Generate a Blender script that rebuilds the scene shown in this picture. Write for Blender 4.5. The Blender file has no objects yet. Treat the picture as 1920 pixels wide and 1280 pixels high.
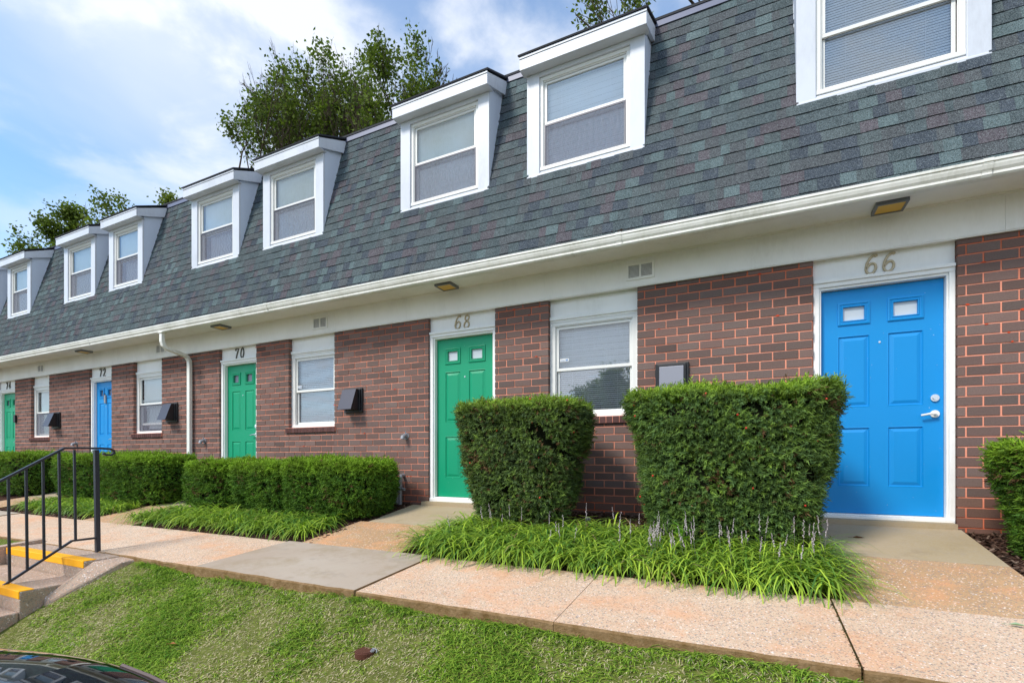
import bpy, math, random
import numpy as np
from mathutils import Vector
R = math.radians
random.seed(7)
rng = np.random.default_rng(7)
sc = bpy.context.scene
C = sc.collection

# ------------------------------------------------------------------ camera, sky, sun, exposure
# world frame: x along the facade (right +), y away from the street, camera at the origin
cam = bpy.data.cameras.new('camera'); camo = bpy.data.objects.new('camera', cam); C.objects.link(camo)
cam.sensor_width = 36.0; cam.lens = 919/1920*36; cam.shift_y = (858-640)/1920
cam.clip_start = 0.05; cam.clip_end = 2000
camo.location = (0, 0, 0); camo.rotation_euler = (R(90), 0, R(25.7))
sc.camera = camo
sc.view_settings.view_transform = 'Standard'; sc.view_settings.look = 'None'
sc.view_settings.gamma = 1; sc.view_settings.exposure = 0.82
SUN_EL, SUN_AZ = 46, 208         # azimuth clockwise from +y
w = bpy.data.worlds.new('World'); sc.world = w; w.use_nodes = True
nt = w.node_tree; nt.nodes.clear()
def N(t, **k):
    n = nt.nodes.new(t)
    for a, b in k.items(): setattr(n, a, b)
    return n
L = lambda a, b: nt.links.new(a, b)
out = N('ShaderNodeOutputWorld'); bg = N('ShaderNodeBackground'); bg.inputs[1].default_value = 0.125
sky = N('ShaderNodeTexSky'); sky.sky_type = 'NISHITA'; sky.sun_disc = False
sky.sun_elevation = R(SUN_EL); sky.sun_rotation = R(SUN_AZ); sky.altitude = 50; sky.air_density = 1.0; sky.dust_density = 0.6; sky.ozone_density = 2.0
tc = N('ShaderNodeTexCoord'); sep = N('ShaderNodeSeparateXYZ'); L(tc.outputs['Generated'], sep.inputs[0])
def M(op, a, b=None, c=None):
    m = N('ShaderNodeMath', operation=op)
    for i, v in enumerate((a, b, c)):
        if v is None: continue
        if isinstance(v, (int, float)): m.inputs[i].default_value = v
        else: L(v, m.inputs[i])
    return m.outputs[0]
zz = M('MAXIMUM', M('ADD', sep.outputs[2], 0.12), 0.03)
cmb = N('ShaderNodeCombineXYZ'); L(M('DIVIDE', sep.outputs[0], zz), cmb.inputs[0]); L(M('DIVIDE', sep.outputs[1], zz), cmb.inputs[1])
def noise(scale, det, rough, off, dist=0.0, vec=None, st=(1, 1, 1)):
    mp = N('ShaderNodeMapping'); L(cmb.outputs[0], mp.inputs[0]); mp.inputs['Location'].default_value = off; mp.inputs['Scale'].default_value = st
    mp.inputs['Rotation'].default_value = (0, 0, R(35))
    n = N('ShaderNodeTexNoise'); L(mp.outputs[0], n.inputs[0]); n.inputs['Scale'].default_value = scale
    n.inputs['Detail'].default_value = det; n.inputs['Roughness'].default_value = rough; n.inputs['Distortion'].default_value = dist
    return n.outputs[0]
def ramp(v, a, b):
    m = N('ShaderNodeMapRange'); m.interpolation_type = 'SMOOTHSTEP'; L(v, m.inputs[0]); m.inputs[1].default_value = a; m.inputs[2].default_value = b
    return m.outputs[0]
veil = ramp(noise(0.55, 6, 0.5, (3.1, 1.7, 0), 0.6, st=(1, .5, 1)), 0.38, 0.70)
puff = ramp(noise(2.6, 8, 0.55, (0.4, 5.2, 0), 0.2), 0.42, 0.64)
# more cloud towards the right of the picture (direction +x) and low down
side = ramp(M('ADD', sep.outputs[0], M('MULTIPLY', sep.outputs[2], 0.5)), -0.95, -0.25)
low = ramp(sep.outputs[2], 0.42, 0.12)
mask = M('MINIMUM', M('ADD', M('ADD', M('MULTIPLY', veil, 0.62), M('MULTIPLY', M('MULTIPLY', puff, side), 0.75)), M('ADD', M('MULTIPLY', side, 0.16), M('MULTIPLY', low, 0.35))), 0.97)
mx = N('ShaderNodeMix', data_type='RGBA'); L(mask, mx.inputs[0])
hs = N('ShaderNodeHueSaturation'); hs.inputs['Saturation'].default_value = 1.0; hs.inputs['Value'].default_value = 1.0
gm = N('ShaderNodeMix', data_type='RGBA', blend_type='MULTIPLY'); gm.inputs[0].default_value = 1; L(sky.outputs[0], gm.inputs[6]); gm.inputs[7].default_value = (.80, 1.12, 1.26, 1)
L(gm.outputs[2], hs.inputs['Color']); L(hs.outputs[0], mx.inputs[6])
mx.inputs[7].default_value = (4.6, 4.85, 5.3, 1)
L(mx.outputs[2], bg.inputs[0]); L(bg.outputs[0], out.inputs[0])
sl = bpy.data.lights.new('sun', 'SUN'); sl.energy = 2.0; sl.angle = R(14); sl.color = (1.0, 0.94, 0.86)
so = bpy.data.objects.new('sun', sl); C.objects.link(so)
az = R(SUN_AZ); el = R(SUN_EL)
sd = Vector((math.sin(az)*math.cos(el), math.cos(az)*math.cos(el), math.sin(el)))
so.rotation_euler = (-sd).to_track_quat('-Z', 'Y').to_euler()

# ------------------------------------------------------------------ helpers
def srgb(r, g, b):
    f = lambda c: (c/255/12.92) if c/255 <= .04045 else ((c/255+.055)/1.055)**2.4
    return (f(r), f(g), f(b), 1)
class MatB:
    """small node helper for one material"""
    def __init__(s, name, rough=.6, spec=.5, metal=0):
        s.m = bpy.data.materials.new(name); s.m.use_nodes = True; s.t = s.m.node_tree
        s.b = s.t.nodes['Principled BSDF']; s.o = s.t.nodes['Material Output']
        s.b.inputs['Roughness'].default_value = rough; s.b.inputs['Metallic'].default_value = metal
        s.b.inputs['Specular IOR Level'].default_value = spec
        s.tc = s.t.nodes.new('ShaderNodeTexCoord')
    def n(s, ty, **k):
        x = s.t.nodes.new(ty)
        for a, b in k.items(): setattr(x, a, b)
        return x
    def l(s, a, b): s.t.links.new(a, b)
    def col(s, c):
        if isinstance(c, tuple): s.b.inputs['Base Color'].default_value = c
        else: s.l(c, s.b.inputs['Base Color'])
        return s
    def noise(s, scale, det=4, rough=.55, stretch=(1, 1, 1), dist=0, off=(0, 0, 0)):
        mp = s.n('ShaderNodeMapping'); s.l(s.tc.outputs['Object'], mp.inputs[0]); mp.inputs['Scale'].default_value = stretch; mp.inputs['Location'].default_value = off
        x = s.n('ShaderNodeTexNoise'); s.l(mp.outputs[0], x.inputs[0]); x.inputs['Scale'].default_value = scale
        x.inputs['Detail'].default_value = det; x.inputs['Roughness'].default_value = rough; x.inputs['Distortion'].default_value = dist
        return x.outputs[0]
    def vor(s, scale, stretch=(1, 1, 1), out='Color'):
        mp = s.n('ShaderNodeMapping'); s.l(s.tc.outputs['Object'], mp.inputs[0]); mp.inputs['Scale'].default_value = stretch
        x = s.n('ShaderNodeTexVoronoi'); s.l(mp.outputs[0], x.inputs[0]); x.inputs['Scale'].default_value = scale
        return x.outputs[out]
    def rng(s, v, a, b, c=0., d=1.):
        m = s.n('ShaderNodeMapRange'); s.l(v, m.inputs[0])
        for i, q in enumerate((a, b, c, d)): m.inputs[i+1].default_value = q
        return m.outputs[0]
    def ramp(s, v, stops, interp='LINEAR'):
        r = s.n('ShaderNodeValToRGB'); s.l(v, r.inputs[0]); e = r.color_ramp; e.interpolation = interp
        while len(e.elements) < len(stops): e.elements.new(.5)
        for q, (p, c) in zip(e.elements, stops): q.position = p; q.color = c
        return r.outputs[0]
    def mix(s, f, a, b, mode='MIX'):
        m = s.n('ShaderNodeMix', data_type='RGBA', blend_type=mode)
        for i, v in ((0, f), (6, a), (7, b)):
            if isinstance(v, (int, float)): m.inputs[i].default_value = v
            elif isinstance(v, tuple): m.inputs[i].default_value = v
            else: s.l(v, m.inputs[i])
        return m.outputs[2]
    def math(s, op, a, b):
        m = s.n('ShaderNodeMath', operation=op)
        for i, v in enumerate((a, b)):
            if isinstance(v, (int, float)): m.inputs[i].default_value = v
            else: s.l(v, m.inputs[i])
        return m.outputs[0]
    def attr(s, name='Col'):
        a = s.n('ShaderNodeAttribute'); a.attribute_name = name; return a.outputs['Color']
    def bump(s, v, st=.3, dist=.01):
        b = s.n('ShaderNodeBump'); b.inputs['Strength'].default_value = st; b.inputs['Distance'].default_value = dist
        s.l(v, b.inputs['Height']); s.l(b.outputs[0], s.b.inputs['Normal']); return s
    def axis(s, i):
        p = s.n('ShaderNodeSeparateXYZ'); s.l(s.tc.outputs['Object'], p.inputs[0]); return p.outputs[i]

def tag(o, label=None, cat=None, group=None, kind=None):
    if label: o['label'] = label
    if cat: o['category'] = cat
    if group: o['group'] = group
    if kind: o['kind'] = kind
    return o
def empty(name, loc, label, cat, group=None):
    o = bpy.data.objects.new(name, None); C.objects.link(o); o.location = loc; o.empty_display_size = .1
    return tag(o, label, cat, group)
def link(name, me, parent=None, mats=()):
    o = bpy.data.objects.new(name, me); C.objects.link(o)
    for m in mats: me.materials.append(m)
    if parent is not None:
        o.parent = parent
        # geometry is modelled in world coordinates: undo the parent's offset
        off = Vector(parent.get('_w', (0, 0, 0))) if '_w' in parent else Vector(world_of(parent))
        o.location = -off
    return o
def world_of(o):
    v = Vector((0, 0, 0))
    while o is not None: v += o.location; o = o.parent
    return v
class MB:
    def __init__(s): s.v = []; s.f = []; s.mi = []; s.c = []
    def add(s, vs, fs, mi=0, col=None):
        k = len(s.v); s.v += [tuple(p) for p in vs]
        for f in fs: s.f.append([i+k for i in f]); s.mi.append(mi); s.c.append(col or (1, 1, 1, 1))
        return s
    def box(s, x0, x1, y0, y1, z0, z1, mi=0, col=None):
        v = [(x0, y0, z0), (x1, y0, z0), (x1, y1, z0), (x0, y1, z0), (x0, y0, z1), (x1, y0, z1), (x1, y1, z1), (x0, y1, z1)]
        return s.add(v, [(0, 3, 2, 1), (4, 5, 6, 7), (0, 1, 5, 4), (1, 2, 6, 5), (2, 3, 7, 6), (3, 0, 4, 7)], mi, col)
    def prism_x(s, prof, x0, x1, mi=0, caps=True, closed=True):
        n = len(prof); v = [(x0, a, b) for a, b in prof] + [(x1, a, b) for a, b in prof]
        f = [(i, (i+1) % n, n+(i+1) % n, n+i) for i in range(n if closed else n-1)]
        if caps: f += [tuple(range(n-1, -1, -1)), tuple(range(n, 2*n))]
        return s.add(v, f, mi)
    def poly_x(s, poly, x0, x1, mi=0): return s.prism_x(poly, x0, x1, mi)
    def tube(s, pts, rad, n=8, mi=0, caps=True, sq=(1, 1), col=None):
        pts = [Vector(p) for p in pts]; rad = rad if hasattr(rad, '__len__') else [rad]*len(pts)
        rings = []; up = Vector((0, 0, 1)); prev = None
        for i, p in enumerate(pts):
            a = pts[max(i-1, 0)]; b = pts[min(i+1, len(pts)-1)]; t = (b-a).normalized()
            if prev is None:
                ref = up if abs(t.z) < .9 else Vector((1, 0, 0)); u = t.cross(ref).normalized()
            else: u = (prev - t*prev.dot(t)).normalized()
            prev = u; w_ = t.cross(u)
            rings.append([p + u*math.cos(q)*rad[i]*sq[0] + w_*math.sin(q)*rad[i]*sq[1] for q in [2*math.pi*(j+.5)/n for j in range(n)]])
        vs = [q for r in rings for q in r]; f = []
        for i in range(len(pts)-1):
            for j in range(n): f.append((i*n+j, i*n+(j+1) % n, (i+1)*n+(j+1) % n, (i+1)*n+j))
        if caps: f += [tuple(range(n-1, -1, -1)), tuple(range((len(pts)-1)*n, len(pts)*n))]
        return s.add(vs, f, mi, col)
    def disc(s, c, ax, r, th, n=20, mi=0):
        c = Vector(c); ax = Vector(ax).normalized()
        return s.tube([c, c+ax*th], r, n, mi)
    def build(s, name, mats, parent=None, smooth=False, bevel=0, colattr=False):
        me = bpy.data.meshes.new(name); me.from_pydata(s.v, [], s.f)
        mats = mats if isinstance(mats, (list, tuple)) else [mats]
        o = link(name, me, parent, mats)
        me.polygons.foreach_set('material_index', s.mi)
        if smooth: me.shade_smooth()
        if colattr:
            a = me.attributes.new('Col', 'FLOAT_COLOR', 'FACE'); a.data.foreach_set('color', np.array(s.c, np.float32).ravel())
        me.update()
        if bevel:
            b = o.modifiers.new('bevel', 'BEVEL'); b.width = bevel; b.segments = 2; b.limit_method = 'ANGLE'
        if smooth:
            try: me.set_sharp_from_angle(angle=R(40))
            except Exception: pass
        return o
def np_mesh(name, V, F, mat, parent=None, col=None, smooth=False):
    """V (n,3), F (m,k) uniform polygons, col (m,4)"""
    me = bpy.data.meshes.new(name); V = np.asarray(V, np.float32); F = np.asarray(F, np.int32); k = F.shape[1]
    me.vertices.add(len(V)); me.vertices.foreach_set('co', V.ravel())
    me.loops.add(F.size); me.loops.foreach_set('vertex_index', F.ravel())
    me.polygons.add(len(F)); me.polygons.foreach_set('loop_start', np.arange(len(F), dtype=np.int32)*k)
    me.polygons.foreach_set('loop_total', np.full(len(F), k, np.int32))
    if col is not None:
        a = me.attributes.new('Col', 'FLOAT_COLOR', 'FACE')
        c = np.ones((len(F), 4), np.float32); c[:, :3] = np.asarray(col)[:, :3]; a.data.foreach_set('color', c.ravel())
    me.update(calc_edges=True)
    if smooth: me.shade_smooth()
    else: me.shade_flat()
    return link(name, me, parent, [mat])

# ------------------------------------------------------------------ materials
def m_brick():
    m = MatB('brick', .9, .08); c = m.attr()
    n = m.noise(90, 5, .7); n2 = m.noise(3, 3)
    c = m.mix(m.rng(n, .35, .7, 0, .5), c, m.mix(1, c, (1.7, 1.6, 1.6, 1), 'MULTIPLY'))
    c = m.mix(m.rng(n2, .45, .7, 0, .25), c, srgb(120, 88, 84))
    m.col(c).bump(m.noise(160, 4, .7), .35, .004); return m.m
def m_mortar():
    m = MatB('mortar', .9, .1)
    z = m.axis(2)
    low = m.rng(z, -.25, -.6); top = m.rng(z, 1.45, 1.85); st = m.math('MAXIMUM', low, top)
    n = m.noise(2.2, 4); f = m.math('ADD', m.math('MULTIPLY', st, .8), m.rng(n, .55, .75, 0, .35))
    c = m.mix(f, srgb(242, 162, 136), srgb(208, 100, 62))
    c = m.mix(m.rng(m.noise(25, 3), .5, .8, 0, .4), c, srgb(224, 142, 116))
    m.col(c).bump(m.noise(120, 4), .4, .004); return m.m
def m_blot():
    return MatB('orange_spatter', .8, .2).col(srgb(205, 72, 38)).m
def m_shingle():
    m = MatB('shingle', .97, .03); c = m.attr()
    g = m.vor(260); sp = m.n('ShaderNodeSeparateColor'); m.l(g, sp.inputs[0])
    f = m.rng(sp.outputs[0], 0, 1, .4, 1.65)
    cc = m.n('ShaderNodeCombineColor'); [m.l(f, cc.inputs[i]) for i in range(3)]
    c = m.mix(1, c, cc.outputs[0], 'MULTIPLY')
    c = m.mix(m.rng(sp.outputs[1], .88, .95, 0, .5), c, srgb(150, 160, 160))
    c = m.mix(m.rng(m.noise(.9, 4, .6, (1, 1, .4)), .5, .75, 0, .3), c, m.mix(1, c, (.7, .72, .75, 1), 'MULTIPLY'))
    m.col(c).bump(sp.outputs[0], .5, .003); return m.m
def m_paint(name, c, rough=.5, dirt=.12, dc=(150, 148, 138), bump=.08, streak=True):
    m = MatB(name, rough, .4)
    n = m.noise(2.3, 6, .6, (1, 1, .45) if streak else (1, 1, 1)); n2 = m.noise(38, 4, .65, (1, 1, .3))
    f = m.math('MULTIPLY', m.rng(n, .4, .78), m.rng(n2, .3, .7, .3, 1)); f = m.math('MULTIPLY', f, dirt*3)
    cc = m.mix(f, c, srgb(*dc))
    if 'door' in name: cc = m.mix(m.rng(m.noise(55, 2, .5, off=(2, 7, 1)), .755, .775, 0, .6), cc, srgb(200, 215, 225)); m.l(m.rng(m.noise(3, 5, .6), .3, .7, .38, .62), m.b.inputs['Roughness'])
    m.col(cc)
    m.bump(m.noise(60, 3), bump, .004); return m.m
def m_concrete(name, base, warm, speck=True, stain=.5, gray=False):
    m = MatB(name, .9, .2)
    n = m.noise(.9, 5, .6); f = m.rng(n, .38, .68)
    c = m.mix(f, base, warm)
    if speck:
        v = m.vor(125); sp = m.n('ShaderNodeSeparateColor'); m.l(v, sp.inputs[0])
        v2 = m.vor(230); sp2 = m.n('ShaderNodeSeparateColor'); m.l(v2, sp2.inputs[0])
        c = m.mix(m.rng(sp.outputs[0], .87, .90, 0, .8), c, srgb(128, 122, 122))
        c = m.mix(m.rng(sp.outputs[1], .94, .96, 0, .7), c, srgb(248, 236, 226))
        c = m.mix(m.rng(sp2.outputs[0], .90, .93, 0, .7), c, srgb(132, 118, 112))
        c = m.mix(m.rng(sp2.outputs[1], .8, .9, 0, .6), c, srgb(214, 150, 112))
        m.bump(sp2.outputs[0], .35, .004)
    else:
        c = m.mix(m.rng(m.noise(60, 5, .7), .4, .7, 0, .35), c, srgb(176, 166, 156)); m.bump(m.noise(90, 4, .7), .2, .003)
    c = m.mix(m.rng(m.noise(5, 6, .7), .55, .8, 0, stain), c, srgb(178, 140, 108) if not gray else srgb(140, 130, 120))
    c = m.mix(m.rng(m.noise(1.9, 7, .72, off=(3, 1, 0)), .50, .68, 0, stain*1.1), c, srgb(222, 156, 108) if not gray else srgb(150, 132, 104))
    c = m.mix(m.rng(m.noise(2.6, 8, .75, off=(8, 4, 0)), .60, .78, 0, .5), c, srgb(128, 108, 88))
    m.col(c); return m.m
def m_leaf(name, spec=.35, rough=.5, trans=.25):
    spec *= .35
    m = MatB(name, rough, spec); c = m.attr(); m.col(c)
    tr = m.n('ShaderNodeBsdfTranslucent'); m.l(m.mix(1, c, (1.3, 1.5, .7, 1), 'MULTIPLY'), tr.inputs[0])
    ms = m.n('ShaderNodeMixShader'); ms.inputs[0].default_value = trans
    m.l(m.b.outputs[0], ms.inputs[1]); m.l(tr.outputs[0], ms.inputs[2]); m.l(ms.outputs[0], m.o.inputs[0]); return m.m
def m_plain(name, c, rough=.5, spec=.5, metal=0, b=0):
    m = MatB(name, rough, spec, metal).col(c)
    if b: m.bump(m.noise(80, 4), b, .003)
    return m.m
def m_glass(name, refl=.18, tint=(.93, .96, .97, 1), rough=.02, wave=0.0):
    m = bpy.data.materials.new(name); m.use_nodes = True; t = m.node_tree; t.nodes.clear()
    o = t.nodes.new('ShaderNodeOutputMaterial'); a = t.nodes.new('ShaderNodeBsdfTransparent'); a.inputs[0].default_value = tint
    g = t.nodes.new('ShaderNodeBsdfGlossy'); g.inputs['Roughness'].default_value = rough; g.inputs[0].default_value = (.95, .97, 1, 1)
    lw = t.nodes.new('ShaderNodeLayerWeight'); lw.inputs[0].default_value = .35
    mr = t.nodes.new('ShaderNodeMapRange'); t.links.new(lw.outputs['Fresnel'], mr.inputs[0]); mr.inputs[3].default_value = refl; mr.inputs[4].default_value = .95
    x = t.nodes.new('ShaderNodeMixShader'); t.links.new(mr.outputs[0], x.inputs[0]); t.links.new(a.outputs[0], x.inputs[1]); t.links.new(g.outputs[0], x.inputs[2])
    t.links.new(x.outputs[0], o.inputs[0]); return m
def m_screen():
    m = bpy.data.materials.new('insect_mesh'); m.use_nodes = True; t = m.node_tree; t.nodes.clear()
    o = t.nodes.new('ShaderNodeOutputMaterial'); a = t.nodes.new('ShaderNodeBsdfTransparent'); a.inputs[0].default_value = (1, 1, 1, 1)
    g = t.nodes.new('ShaderNodeBsdfDiffuse'); g.inputs[0].default_value = srgb(142, 144, 158)
    tcn = t.nodes.new('ShaderNodeTexCoord'); mp = t.nodes.new('ShaderNodeMapping'); mp.inputs['Scale'].default_value = (1, 1, 2.2)
    t.links.new(tcn.outputs['Object'], mp.inputs[0])
    n = t.nodes.new('ShaderNodeTexWave'); n.inputs['Scale'].default_value = 4.5; n.inputs['Distortion'].default_value = 11; n.inputs['Detail'].default_value = 1.5; n.inputs['Detail Scale'].default_value = 1.1
    t.links.new(mp.outputs[0], n.inputs[0])
    mr = t.nodes.new('ShaderNodeMapRange'); t.links.new(n.outputs[1], mr.inputs[0]); mr.inputs[3].default_value = .38; mr.inputs[4].default_value = .50
    x = t.nodes.new('ShaderNodeMixShader'); t.links.new(mr.outputs[0], x.inputs[0]); t.links.new(a.outputs[0], x.inputs[1]); t.links.new(g.outputs[0], x.inputs[2])
    t.links.new(x.outputs[0], o.inputs[0]); return m

MT = dict(
    brick=m_brick(), mortar=m_mortar(), blot=m_blot(), shingle=m_shingle(),
    white=m_paint('white_paint', srgb(248, 248, 246), .5, .09),
    trim=m_paint('dormer_metal', srgb(214, 219, 228), .4, .12, (120, 118, 116)),
    cheek=m_paint('cheek_metal', srgb(214, 223, 238), .4, .06, (150, 155, 165)),
    soffit=m_paint('soffit_paint', srgb(244, 242, 236), .6, .12, (170, 168, 150)),
    gutter=m_paint('gutter_metal', srgb(240, 239, 232), .4, .24, (140, 140, 110)),
    vinyl=m_plain('white_vinyl', srgb(232, 232, 228), .35),
    shade=m_paint('window_shade', srgb(244, 248, 246), .8, .2, (190, 196, 170)),
    slat=m_plain('blind_slat', srgb(244, 246, 250), .5),
    glass=m_glass('window_glass', .13), glass2=m_glass('dirty_glass', .09, (.9, .93, .93, 1), .06),
    screen=m_screen(), dark=m_plain('dark_room', srgb(38, 38, 42), .9),
    flash=m_plain('flashing_metal', srgb(96, 102, 126), .45, .5, 0), edge=m_plain('black_edge', srgb(34, 36, 44), .8),
    green=m_paint('green_door_paint', srgb(0, 150, 108), .6, .05, (20, 130, 90), .05),
    blue=m_paint('blue_door_paint', srgb(0, 140, 212), .6, .04, (10, 120, 190), .05),
    num=m_plain('brass_numeral', srgb(186, 170, 138), .4, .5, .25), numd=m_plain('dark_numeral', srgb(92, 90, 80), .45, .5, .4),
    chrome=m_plain('chrome', srgb(220, 222, 226), .22, .5, .9), black=m_plain('black_plastic', srgb(30, 30, 34), .45),
    hood=m_plain('hood_metal', srgb(74, 74, 84), .42, .5, .3), pipe=m_plain('grey_pipe', srgb(150, 152, 158), .5, .5, .3),
    amber=m_plain('amber_lens', srgb(226, 178, 66), .4), lampf=m_plain('lamp_frame', srgb(128, 130, 132), .45, .5, .5),
    rail=m_plain('rail_paint', srgb(44, 46, 56), .38, .5, 0, .15),
    yellow=m_paint('yellow_paint', srgb(255, 178, 0), .6, .12, (190, 110, 30), .3),
    path=m_concrete('aggregate_path', srgb(208, 180, 152), srgb(216, 194, 170)),
    wet=m_concrete('stained_path', srgb(180, 146, 106), srgb(194, 164, 128), True, .6),
    grey=m_concrete('grey_slab', srgb(170, 152, 134), srgb(180, 166, 150), False, .6, True),
    step=m_concrete('step_concrete', srgb(168, 148, 130), srgb(186, 166, 148), True, .4, True),
    leaf=m_leaf('yew_leaf', .3, .55, .15), strap=m_leaf('strap_leaf', .5, .4, .25), grass=m_leaf('grass_blade', .3, .55, .3), tleaf=m_leaf('tree_leaf', .35, .5, .35),
    bark=m_plain('bark', srgb(74, 62, 52), .9, .2, 0, .6), berry=m_plain('red_berry', srgb(205, 50, 32), .35),
)
def m_edge():
    m = MatB('path_edge', .95, .1); m.col(m.mix(m.rng(m.noise(14, 5, .7), .35, .7), srgb(118, 92, 58), srgb(156, 128, 96))).bump(m.noise(50, 5, .7), .9, .01); return m.m
def m_soil():
    m = MatB('mulch_soil', .95, .1); m.col(m.ramp(m.noise(40, 6, .75), [(.3, srgb(44, 30, 24)), (.55, srgb(78, 54, 44)), (.75, srgb(112, 84, 70))])).bump(m.noise(45, 6, .75), 1, .02); return m.m
def m_lawn():
    m = MatB('lawn_soil', .95, .1); m.col(m.ramp(m.noise(20, 6, .7), [(.3, srgb(78, 84, 40)), (.6, srgb(108, 114, 56)), (.8, srgb(150, 138, 92))])).bump(m.noise(60, 5, .7), .8, .015); return m.m
def m_asphalt():
    m = MatB('asphalt', .92, .2); m.col(m.ramp(m.noise(120, 5, .7), [(.35, srgb(50, 50, 52)), (.7, srgb(84, 84, 86))])).bump(m.noise(150, 4, .7), .5, .004); return m.m
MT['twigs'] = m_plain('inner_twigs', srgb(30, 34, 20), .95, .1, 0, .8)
MT['hoodlt'] = m_plain('grey_cover', srgb(150, 150, 160), .35, .5, .2)
MT.update(stk=m_plain('sticker_ink', srgb(120, 150, 190), .5), stoop=m_concrete('stoop_concrete', srgb(178, 160, 134), srgb(168, 148, 108), False, .4, True),
    glass3=m_glass('sky_glass', .30), lite=m_plain('door_lite_paper', srgb(208, 216, 222), .15), lite2=m_plain('door_lite_dark', srgb(96, 104, 116), .1))
MT.update(edge2=m_edge(), soil=m_soil(), lawn=m_lawn(), asphalt=m_asphalt())

# ------------------------------------------------------------------ ground, lot, lawn, paths
FR, BK = 2.63, 3.56                  # front / back edge of the main path
def bed_h(y):                        # planting bed and soil height between path and wall
    t = (y-BK)/(5.4-BK); return -.885 + t*.265
def path_h(y): return -.935 + (y-FR)/(BK-FR)*.07
def lawn_h(x, y):
    h = -1.005-.5*(2.6-y)
    if y < 1.25: h = -1.68-.18*(1.25-y)
    return max(h, -1.86) + .012*math.sin(x*2.3+y*3)+.010*math.sin(x*5.1-y*4.2)
g = MB().box(-300, 300, -300, 300, -2.6, -2.004); tag(g.build('ground', MT['lawn']), kind='structure')
g = MB().box(-60, 40, -16, .92, -2.1, -2.0); tag(g.build('parking_lot', MT['asphalt']), kind='structure')
g = MB().box(-60, 40, .92, 1.06, -2.1, -1.86); tag(g.build('kerb', MT['step'], bevel=.02), kind='structure')
def sheet(name, x0, x1, y0, y1, hf, mat, dx=.08, thick=.5):
    nx = max(2, int((x1-x0)/dx)); ny = max(2, int((y1-y0)/dx)); xs = np.linspace(x0, x1, nx); ys = np.linspace(y0, y1, ny)
    V = [(x, y, hf(x, y)) for y in ys for x in xs]
    F = [(j*nx+i, j*nx+i+1, (j+1)*nx+i+1, (j+1)*nx+i) for j in range(ny-1) for i in range(nx-1)]
    b = MB(); b.add(V, F)
    k = nx*ny    # skirt
    rim = [i for i in range(nx)] + [j*nx+nx-1 for j in range(1, ny)] + [(ny-1)*nx+i for i in range(nx-2, -1, -1)] + [j*nx for j in range(ny-2, 0, -1)]
    b.v += [(V[i][0], V[i][1], V[i][2]-thick) for i in rim]; n = len(rim)
    for q in range(n): b.f.append([rim[q], k+q, k+(q+1) % n, rim[(q+1) % n]]); b.mi.append(0); b.c.append((1, 1, 1, 1))
    o = b.build(name, mat, smooth=True); return tag(o, kind='structure')
sheet('lawn', -5.48, 9.4, 1.06, FR+.02, lawn_h, MT['lawn'])
sheet('lawn', -22, -7.13, 1.06, FR+.02, lambda x, y: lawn_h(x, y)+.03, MT['lawn'])
bump = lambda x, y: .012*math.sin(x*9+y*5)+.01*math.sin(x*4.3-y*11)
PX = [(.56, 1.58), (-3.9, -2.88), (-8.2, -7.2), (-12.5, -11.5), (-16.8, -15.8)]
def soil_h(x, y): return bed_h(y)+bump(x, y)*.6-(.14 if any(a+.0 < x < c for a, c in PX) else 0)
sheet('planting_bed', -22, 9.4, BK-.02, 5.45, soil_h, MT['soil'], .06)
# main path: one slab per bay
def slab(b, x0, x1, y0, y1, h0, h1, th=.11, mi=0, wob=.004, mi2=1):
    n = max(2, int((x1-x0)/.12)); r = random.Random(int(x0*100+y0*10))
    xs = [x0+(x1-x0)*i/n for i in range(n+1)]
    f = [(x, y0+r.uniform(-wob, wob)*1.6, h0+r.uniform(-1, 1)*.0015) for x in xs]; bk = [(x, y1+r.uniform(-wob, wob), h1) for x in xs]
    ch = [(x, p[1]-.008, p[2]-.012+r.uniform(-.004, .004)) for x, p in zip(xs, f)]; bt = [(x, p[1]-.004, p[2]-th) for x, p in zip(xs, f)]
    V = bk+f+ch+bt+[(x, p[1], p[2]-th) for x, p in zip(xs, bk)]; k = n+1
    b.add(V, [(i, k+i, k+i+1, i+1) for i in range(n)], mi)
    b.add(V, [(k*j+i, k*(j+1)+i, k*(j+1)+i+1, k*j+i+1) for j in (1, 2) for i in range(n)], mi2)
    b.add(V, [(4*k+i, i, i+1, 4*k+i+1) for i in range(n)], mi2)
    b.add(V, [(0, 4*k, 3*k, 2*k, k), (n, k+n, 2*k+n, 3*k+n, 4*k+n)], mi2)
joints = [9.4, 7.9, 6.4, 4.9, 3.4, 1.93, .46, -1.0, -2.48, -4.27, -5.75, -7.25, -8.8, -10.2, -11.9, -13.4, -14.9, -16.4, -18, -19.5, -21]
pb = MB()
for a, c in zip(joints[1:], joints[:-1]):
    gy = (abs(a+4.27) < .01)or(abs(a+11.9) < .01)
    gap = .003 if abs(a-.46) < .02 else (.004 if gy else .0025)
    if abs(c-.46) < .02: c -= .005
    dz = .010 if gy else 0
    slab(pb, a+gap, c-gap, FR-(.02 if gy else 0), BK, -.935+dz, -.865+dz, .13, 2 if gy else 0)
tag(pb.build('footpath', [MT['path'], MT['edge2'], MT['grey']]), kind='structure')
jb = MB().box(-21, 8, FR+.03, BK-.01, -1.1, -.955); tag(jb.build('joint_filler', MT['edge2']), kind='structure')
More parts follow.
